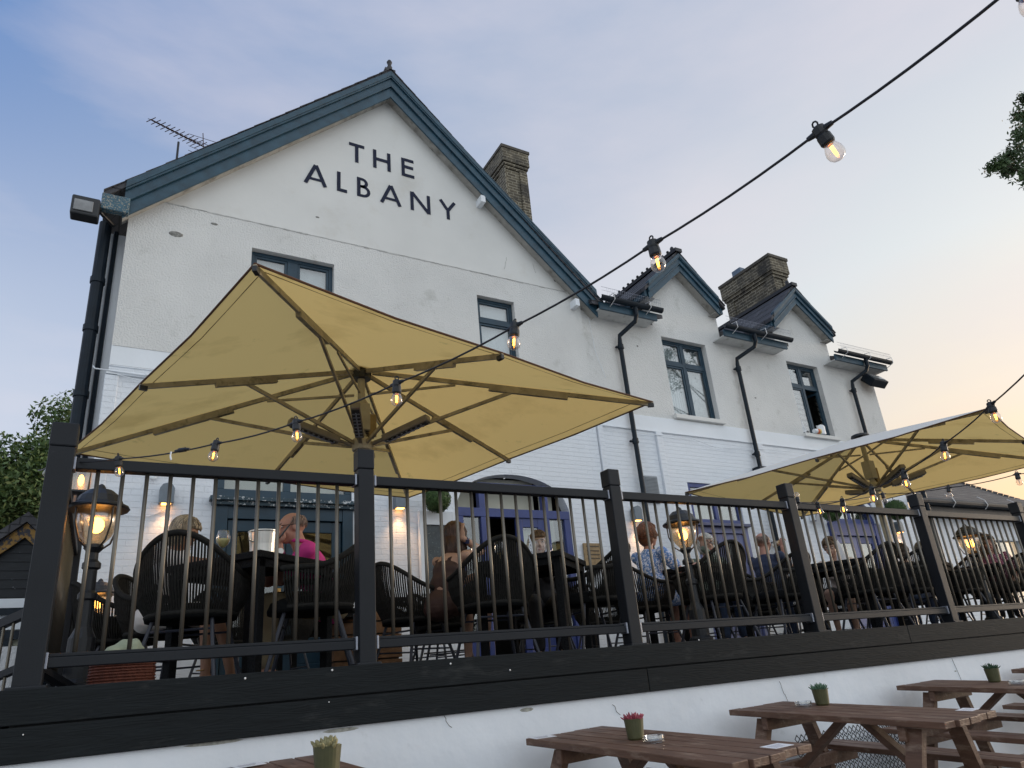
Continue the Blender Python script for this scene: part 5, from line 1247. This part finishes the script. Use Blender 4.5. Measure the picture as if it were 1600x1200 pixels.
# bun haired
person('woman with brown hair tied up leaning forward and looking down',HP(1298,856,5.60),205,22,22,0,SKIN,palet,('skirt',black_t),
    mk_hair(HL,0,420,rad=(.085,.104,.100),thmax=1.85,fringe=.5,seed=16,bun=(0,-.11,.03)),[((7.3,5.35,TT+.03),None,(0,0,-1),.4),((7.25,5.5,TT+.03),None,(0,0,-1),.4)],sleeve='short')
person('dark haired diner in glasses and pale collar seen from behind',HP(1410,864,5.95),22,6,4,-6,SKIN,grey_t,('trousers',denim),
    mk_hair(HD,.03,420,rad=(.086,.104,.100),thmax=2.0,seed=18),[(None,None,(0,0,-1),.4),(None,None,(0,0,-1),.4)],sleeve='long',extra=lambda t,C,Mh,H,a,s_: glasses(dark)(t,H,Mh))
person('grey haired man in dark jumper behind the fifth railing post',HP(1441,860,6.25),12,6,0,0,SKINR,black_t,('trousers',denim),
    mk_hair(HG,.0,420,rad=(.083,.102,.097),thmax=1.9,fringe=.35,seed=20),[(None,None,(0,0,-1),.4),(None,None,(0,0,-1),.4)],sleeve='long',female=False)
person('woman with long wavy hair and purple patterned top at far right',HP(1543,850,5.45),205,8,4,20,SKINR,purple,('trousers',black_t),
    mk_hair(HL,.22,620,rad=(.094,.112,.104),wav=.016,fringe=.45,seed=22,r0=.008,inward=0),[(None,None,(0,0,-1),.4),(None,None,(0,0,-1),.4)],sleeve='short',belly=1.15,extra=lambda t,C,Mh,H,a,s_: glasses(dark,.075,True)(t,H,Mh))
# ================= THINGS ON THE TERRACE TABLES
def wineglass(x,y,label,fillc=None):
    t=thing('wine_glass',label,'glass',(x,y,TT),0,'stemmed glasses on the terrace tables')
    MB().lathe([(.034,.0),(.034,.003),(.004,.006),(.0035,.085),(.02,.10),(.042,.13),(.046,.155),(.036,.20),(.035,.205)],n=20).build('bowl',glass_c,t,smooth=True)
    if fillc: MB().lathe([(.003,.093),(.019,.103),(.039,.131),(.0425,.148),(.003,.149)],n=16).build('wine',fillc,t,smooth=True)
p=at(352,862,Z=TT+.0); wineglass(.62,4.93,'stemmed glass of white wine left of the ice bucket',wine)
wineglass(2.83,5.15,'empty stemmed glass above the rounded chair back, right of its twin'); wineglass(2.68,5.30,'empty stemmed glass above the rounded chair back, left of its twin')
t=thing('ice_bucket','pale metal ice bucket on the leftmost terrace table','ice bucket',(.86,4.83,TT),R(40))
MB().lathe([(.072,0),(.078,.01),(.095,.17),(.100,.175),(.100,.183),(.092,.184),(.083,.03),(.01,.02)],n=28).build('bucket',silver,t,smooth=False)
for a in (0,PI):
    cs_,sn=math.cos(a),math.sin(a); MB().tube([(cs_*.10,sn*.10,.17),(cs_*.135,sn*.135,.165),(cs_*.138,sn*.138,.11),(cs_*.098,sn*.098,.10)],.006,8).build('handle',silver,t,smooth=True)
t=thing('smartphone','black smartphone leaning out of the ice bucket before the pink shirted man','phone',(.97,4.88,TT+.15)); MB().box(-.005,.005,-.035,.035,0,.11,M=Matrix.Rotation(R(35),4,'Y')).build('body_case',dark,t,bev=.003)
t=thing('ribbed_bottle','tapered silver ribbed glass bottle beside the half hidden woman','bottle',(2.98,4.90,TT))
MB().lathe([(.048,0)]+[(.05-.0017*i if i<14 else max(.006,.05-.0017*13-.0035*(i-13)),.006+.010*i) for i in range(22)],n=20).build('glass',mat('ribbed_glass',(.5,.52,.55),.15,.4,80,metal=.5,stain=((.05,.06,.08),.7,90,.5,.56)),t,smooth=True)
t=thing('glass_jug','large clear glass jug in front of the half hidden woman','jug',(3.10,4.92,TT))
MB().lathe([(.055,0),(.06,.02),(.066,.10),(.058,.17),(.062,.19)],n=20).build('jug',glass_c,t,smooth=True); MB().tube([(.06,0,.15),(.10,0,.14),(.10,0,.06),(.064,0,.04)],.007,8).build('handle',glass_c,t,smooth=True)
t=thing('napkin_cone','tall white folded napkin cone before the bun haired woman','napkin',(7.12,5.02,TT)); MB().lathe([(.055,0),(.058,.03),(.042,.13),(.02,.22),(.003,.27)],n=12).build('cloth',white_t,t)
t=thing('small_card','small blue card on the table edge behind the rounded chair','card',(2.86,4.78,TT)); MB().box(-.035,.035,-.003,.003,0,.05).build('card',mat('blue_card',(.15,.2,.6)),t)  # small flat card in plain blue
t=thing('jug_of_flowers','small dark vase on the table by the far wall behind brown haired woman','vase',(2.0,8.1,TT)); MB().lathe([(.05,0),(.06,.06),(.03,.12),(.04,.15)],n=14).build('vase',dark,t)
t=thing('wooden_crate_planter','brown slatted wooden planter by the wall left of the brown haired woman','planter',(2.65,8.3,FL))
b=MB()
for i in range(5): b.box(-.4,.4,-.2,-.18,.08+.14*i,.2+.14*i); b.box(-.4,.4,.18,.2,.08+.14*i,.2+.14*i); b.box(-.4,-.38,-.18,.18,.08+.14*i,.2+.14*i); b.box(.38,.4,-.18,.18,.08+.14*i,.2+.14*i)
b.build('slats',plank,t); MB().box(-.37,.37,-.17,.17,.1,.7).build('soil_box',bark,t)
t=thing('wicker_bag','rust brown wicker bag on the terrace floor at the foot of the left lamp','bag',(.10,4.42,FL),R(10)); t.scale=(.8,.8,.8)
b=MB(); b.lathe([(.15,0),(.19,.02),(.20,.10),(.185,.20)],n=22,M=Matrix.Diagonal((1,.6,1))); b.build('basket',wicker,t)
for i in range(11): pass
b=MB()
for i in range(10): b.tube([Vector((.202*math.cos(a)*(1-.004*i),.6*.202*math.sin(a),.02+.018*i)) for a in [2*PI*k_/20 for k_ in range(20)]],.006,5,closed=True)
b.build('woven_rings',wicker,t)
t=thing('green_cloth','pale green scarf spilling out of the wicker bag','scarf',(.10,4.42,FL+.16)); t.scale=(.75,.75,.75)
b=MB(); b.ball((.02,0,.03),(.11,.08,.09),14); b.ball((-.14,-.05,-.01),(.07,.05,.04),12); b.tube([(-.02,-.02,.03),(-.10,-.05,.03),(-.17,-.09,-.05)],[.05,.04,.03],10)
remesh(b,'cloth',cloth_g,t,.01,4,noise_amp=.02)
# ================= PICNIC TABLES on the sloping ground
SL=math.atan(.057)
def build_picnic():
    t=thing('picnic_table','x','picnic table')
    L_,W_,h=1.43,.62,.74; nb_=5; bw=W_/nb_
    rr=random.Random(2)
    for i in range(nb_):
        y0=-W_/2+i*bw; e=rr.uniform(-.006,.006)
        MB().box(-L_/2+e*2,L_/2+e*1.5,y0+.005,y0+bw-.005,h-.036,h).build('top_board',tabw,t,bev=.004)
    for s_ in (-1,1):
        for k_ in (0,1): MB().box(-L_/2,L_/2,s_*(.54)+k_*.125-.125+.004,s_*.54+k_*.125-.004,.42,.455).build('bench_board',tabw,t,bev=.004)
    for xx in (-.50,.50):
        for s_ in (-1,1): MB().beam((xx,s_*.22,h-.06),(xx,s_*.52,0),.045,.09,up=(1,0,0)).build('leg',tabw,t)
        x2=xx+(.047 if xx<0 else -.047)
        MB().box(x2-.022,x2+.022,-.29,.29,h-.115,h-.037).build('top_bearer',tabw,t,bev=.004); MB().box(x2-.022,x2+.022,-.66,.66,.34,.419).build('bench_bearer',tabw,t,bev=.004)
        MB().beam((xx*.85,0,.38),(xx*.12,0,h-.05),.04,.07,up=(0,1,0)).build('diagonal_brace',tabw,t)
    return t
PT=build_picnic(); up1=[0]
def tilt_place(o,x,y,a):
    o.location=(x,y,-1.15+.057*(y-2.5)); o.rotation_euler=(Matrix.Rotation(SL,3,'X')@Matrix.Rotation(a,3,'Z')).to_euler()
def picnic(x,y,a,label):
    o=PT if not up1[0] else copy_tree(PT); up1[0]=1; tilt_place(o,x,y,a); tag(o,label,'picnic table','brown picnic tables on the lower level')
picnic(2.57,3.19,1.698,'brown picnic table with the pink succulent, front centre of the lower level')
picnic(4.166,3.178,1.65,'brown picnic table with a green succulent, seen whole right of the pink one')
picnic(6.1,3.2,1.62,'brown picnic table with small dark green succulent near the right edge')
picnic(7.95,3.22,1.62,'brown picnic table corner peeping in at the right edge, farthest')
picnic(.76,3.19,1.667,'brown picnic table with the dry succulent at the bottom edge'); bpy.context.view_layer.update(); E_=[o for o in COL.objects if o.get('label')=='brown picnic table with the dry succulent at the bottom edge'][0]; E_.scale=(1,1,1.07)
def onp(x,y):
    r=ray(x,y); t_=(-.41-.1425)/(r.z-.057*r.y); return r*t_
def pot(x,y,label,sm,kind,hh=.105):
    p=onp(x,y) if y<1200 else at(x,y,Z=-.285); t=thing('succulent_pot',label,'potted plant',p,0,'olive pots of succulents on the picnic tables')
    MB().lathe([(.036,0),(.044,.01),(.052,hh-.01),(.053,hh),(.046,hh),(.044,hh-.02),(.004,hh-.022)],n=22).build('pot',potm,t,smooth=False)
    b=MB(); rr=random.Random(int(x)); 
    for i in range(70 if kind!='dry' else 46):
        u=rr.random(); a=i*2.4; r_=.044*math.sqrt(u); el=R(85)-u*R(50)
        d=Vector((math.cos(a)*math.cos(el),math.sin(a)*math.cos(el),math.sin(el))); s0=Vector((r_*math.cos(a)*.6,r_*math.sin(a)*.6,hh-.02)); l_=.045*rr.uniform(.7,1.15)*(1.1 if kind!='spiky' else 1.25)
        wd=.0085 if kind=='dry' else .0055 if kind=='fat' else .0045
        b.tube([s0,s0+d*l_*.5,s0+d*l_*.85,s0+d*l_],[wd*.7,wd,wd*.7,.0008],6)
    b.build('leaves',sm,t,smooth=True)
pot(994,1156,'olive pot with pink and green succulent on the front centre picnic table',succ2,'fat')
pot(1286,1102,'olive pot with blue green succulent on the whole picnic table',succ,'spiky')
pot(1555,1066,'olive pot with dark spiky succulent near the right edge',mat('succulent_dark',(.05,.10,.05),.6,.3,20),'spiky')
pot(511,1213,'olive pot with dry pointed succulent at the bottom edge',succ3,'dry')
def ashtray(x,y,label):
    p=onp(x,y); t=thing('ashtray',label,'ashtray',p,0,'clear glass ashtrays on the picnic tables')
    m_=clear('ashtray_glass',(.9,.93,.95),.7,.08,base=.25) if 'ashtray_glass' not in MATS else MATS['ashtray_glass']
    MB().lathe([(.048,0),(.055,.004),(.056,.016),(.053,.018),(.056,.021),(.055,.034),(.043,.034),(.038,.010),(.002,.009)],n=24).build('dish',m_,t,smooth=False)
ashtray(1022,1160,'round glass ashtray right of the pink succulent'); ashtray(1256,1104,'round glass ashtray left of the blue green succulent'); ashtray(1590,1070,'round glass ashtray right of the dark spiky succulent')
def cardp(x,y,a,label):
    p=onp(x,y) if x>400 else at(x,y,Z=-.278); t=thing('table_card',label,'card',p+Vector((0,0,.001)),0,'white cards lying on the picnic tables'); t.rotation_euler=(Matrix.Rotation(SL,3,'X')@Matrix.Rotation(a,3,'Z')).to_euler()
    MB().box(-.07,.07,-.045,.045,0,.0012).build('paper',card,t); b=MB()
    for i in range(5): b.box(-.05,.02+.006*i,-.03+.012*i,-.027+.012*i,.0014,.0016)
    b.build('printed_lines',mat('print_grey',(.3,.3,.35)),t)
cardp(1214,1166,.1,'white card at the near end of the front centre picnic table'); cardp(848,1152,.0,'white card at the far left corner of the front centre picnic table'); cardp(1512,1109,.2,'white card at the near end of the whole picnic table')
cardp(388,1196,.2,'white card at the left corner of the bottom edge picnic table')
p=onp(1289,1091); t=thing('tumbler','empty clear tumbler behind the blue green succulent','glass',p); MB().lathe([(.026,0),(.028,.003),(.034,.09),(.032,.09),(.026,.006),(.002,.005)],n=20).build('tumbler',glass_c,t,smooth=True)
# dark expanded mesh leaning by the wall
t=thing('mesh_mat','black expanded plastic mesh propped against the white wall below tables','mesh',(5.1,3.9,-1.0))
b=MB(); 
for i in range(26):
    for j in range(9):
        x=-.62+.05*i+(.025 if j%2 else 0); z=.06+.035*j; b.tube([(x,-.02,z-.018),(x+.025,-.02,z),(x,-.02,z+.018)],.004,4); b.tube([(x,-.02,z-.018),(x-.025,-.02,z),(x,-.02,z+.018)],.004,4)
b.build('lattice',dark,t); t.location.z=gz(3.9)+.0; t.scale=(1,1,1.4)
# ================= TREES
def leafcloud(b,clusters,per,size,rr,squash=.75,soft=False):
    for (c,r_) in clusters:
        c=Vector(c)
        for i in range(per):
            u=rr.uniform(-1,1); a=rr.uniform(0,2*PI); s_=math.sqrt(1-u*u); k_=r_*rr.random()**.42
            p=c+Vector((s_*math.cos(a)*k_,s_*math.sin(a)*k_,u*k_*squash)) if not soft else c+Vector((rr.gauss(0,.62),rr.gauss(0,.62),rr.gauss(-.1,.62)))*r_
            n_=Vector((rr.gauss(0,1),rr.gauss(0,1),rr.gauss(.8,1))).normalized(); t1=n_.orthogonal().normalized(); t2=n_.cross(t1); an=rr.uniform(0,6.28)
            e1=(t1*math.cos(an)+t2*math.sin(an))*size*rr.uniform(.6,1.2); e2=n_.cross(e1)*.42
            b.add([p-e1,p-e1*.1+e2,p+e1,p-e1*.1-e2],[(0,1,2,3)])
def tree(label,base,top_clusters,per,size,seed,m,tr_r=.3,soft=False):
    t=thing('broadleaf_tree',label,'tree',base,0,None); O_=Vector(base); rr=random.Random(seed)
    zs_=[c[0][2] for c in top_clusters]; cen=Vector((sum(c[0][0] for c in top_clusters)/len(top_clusters),sum(c[0][1] for c in top_clusters)/len(top_clusters),min(zs_)+.3*(max(zs_)-min(zs_))))
    b=MB(); fork=Vector((O_.x*.6+cen.x*.4,O_.y*.6+cen.y*.4,O_.z+(cen.z-O_.z)*.75)); b.tube([O_,O_.lerp(fork,.5)+Vector((.1,0,0)),fork],[tr_r,tr_r*.75,tr_r*.6],12)
    for (c,r_) in (top_clusters[::5] if soft else top_clusters):
        c=Vector(c); m_=fork.lerp(c,.5)+Vector((rr.uniform(-.3,.3),rr.uniform(-.3,.3),rr.uniform(0,.4))); b.tube([fork,m_,c],[tr_r*.3,tr_r*.14,.012],6)
        for k_ in range(3):
            e=c+Vector((rr.gauss(0,.5),rr.gauss(0,.5),rr.gauss(0,.4)))*r_; b.tube([m_.lerp(c,.8),e],[tr_r*.08,.004],5)
    b.build('trunk',bark,t,org=O_)
    b=MB(); leafcloud(b,top_clusters,per,size,rr,soft=soft); b.build('crown',m,t,org=O_)
    return t
rr=random.Random(11); cl=[]
def inside(x,y): return True
# left tree mass: outline follows the photo at 20-24 m
outl=[(-60,720),(-20,705),(15,712),(45,735),(70,700),(95,648),(118,640),(150,650),(185,660),(60,760),(20,790),(-20,800),(100,770),(150,720),(110,830),(60,830),(10,850),(-40,880),(130,700),(90,720),(30,745),(170,740),(140,800),(-10,760),(75,790),(-50,760),(100,690),(40,770),(125,670),(155,690)]
for (x,y) in outl:
    Y_=rr.uniform(20,24); p=at(x,y+6,Y=Y_); cl.append(((p.x,p.y,p.z),rr.uniform(.62,.95)))
    q_=Vector((p.x+rr.uniform(-.7,.7),p.y+rr.uniform(-.5,1.5),p.z-rr.uniform(.4,1.2))); cl.append(((q_.x,q_.y,q_.z),rr.uniform(.5,.9)))
tree('broad green tree rising behind the black shed at far left',(-2.5,23,-1),cl,620,.085,1,leafm,.35)
cl=[]
for i in range(26):
    p=Vector((rr.uniform(-9,0),rr.uniform(27,32),rr.uniform(1,7.2))); cl.append(((p.x,p.y,p.z),rr.uniform(1.0,1.6)))
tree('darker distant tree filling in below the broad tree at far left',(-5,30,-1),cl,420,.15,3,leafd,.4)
# right: bough reaching in from a tree outside the frame
cl=[]
for (x,y,r_) in ((1598,155,.10),(1594,170,.13),(1600,180,.14),(1590,195,.12),(1584,205,.12),(1597,208,.15),(1592,222,.16),(1578,232,.11),(1586,240,.15),(1574,250,.13),(1566,246,.09),(1558,254,.09),(1551,252,.08),(1562,260,.06),(1583,256,.15),(1592,266,.16),(1582,272,.12),(1587,284,.10),(1600,250,.2),(1607,200,.2),(1612,235,.28),(1618,170,.22),(1625,265,.22),(1635,150,.3),(1640,230,.35)):
    p=at(x,y,Y=4.0); cl.append(((p.x+rr.uniform(-.05,.25),p.y+rr.uniform(-.15,.15),p.z),r_*.9))
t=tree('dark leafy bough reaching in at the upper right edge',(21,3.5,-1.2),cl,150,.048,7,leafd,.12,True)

bpy.data.scenes.remove(TMP)
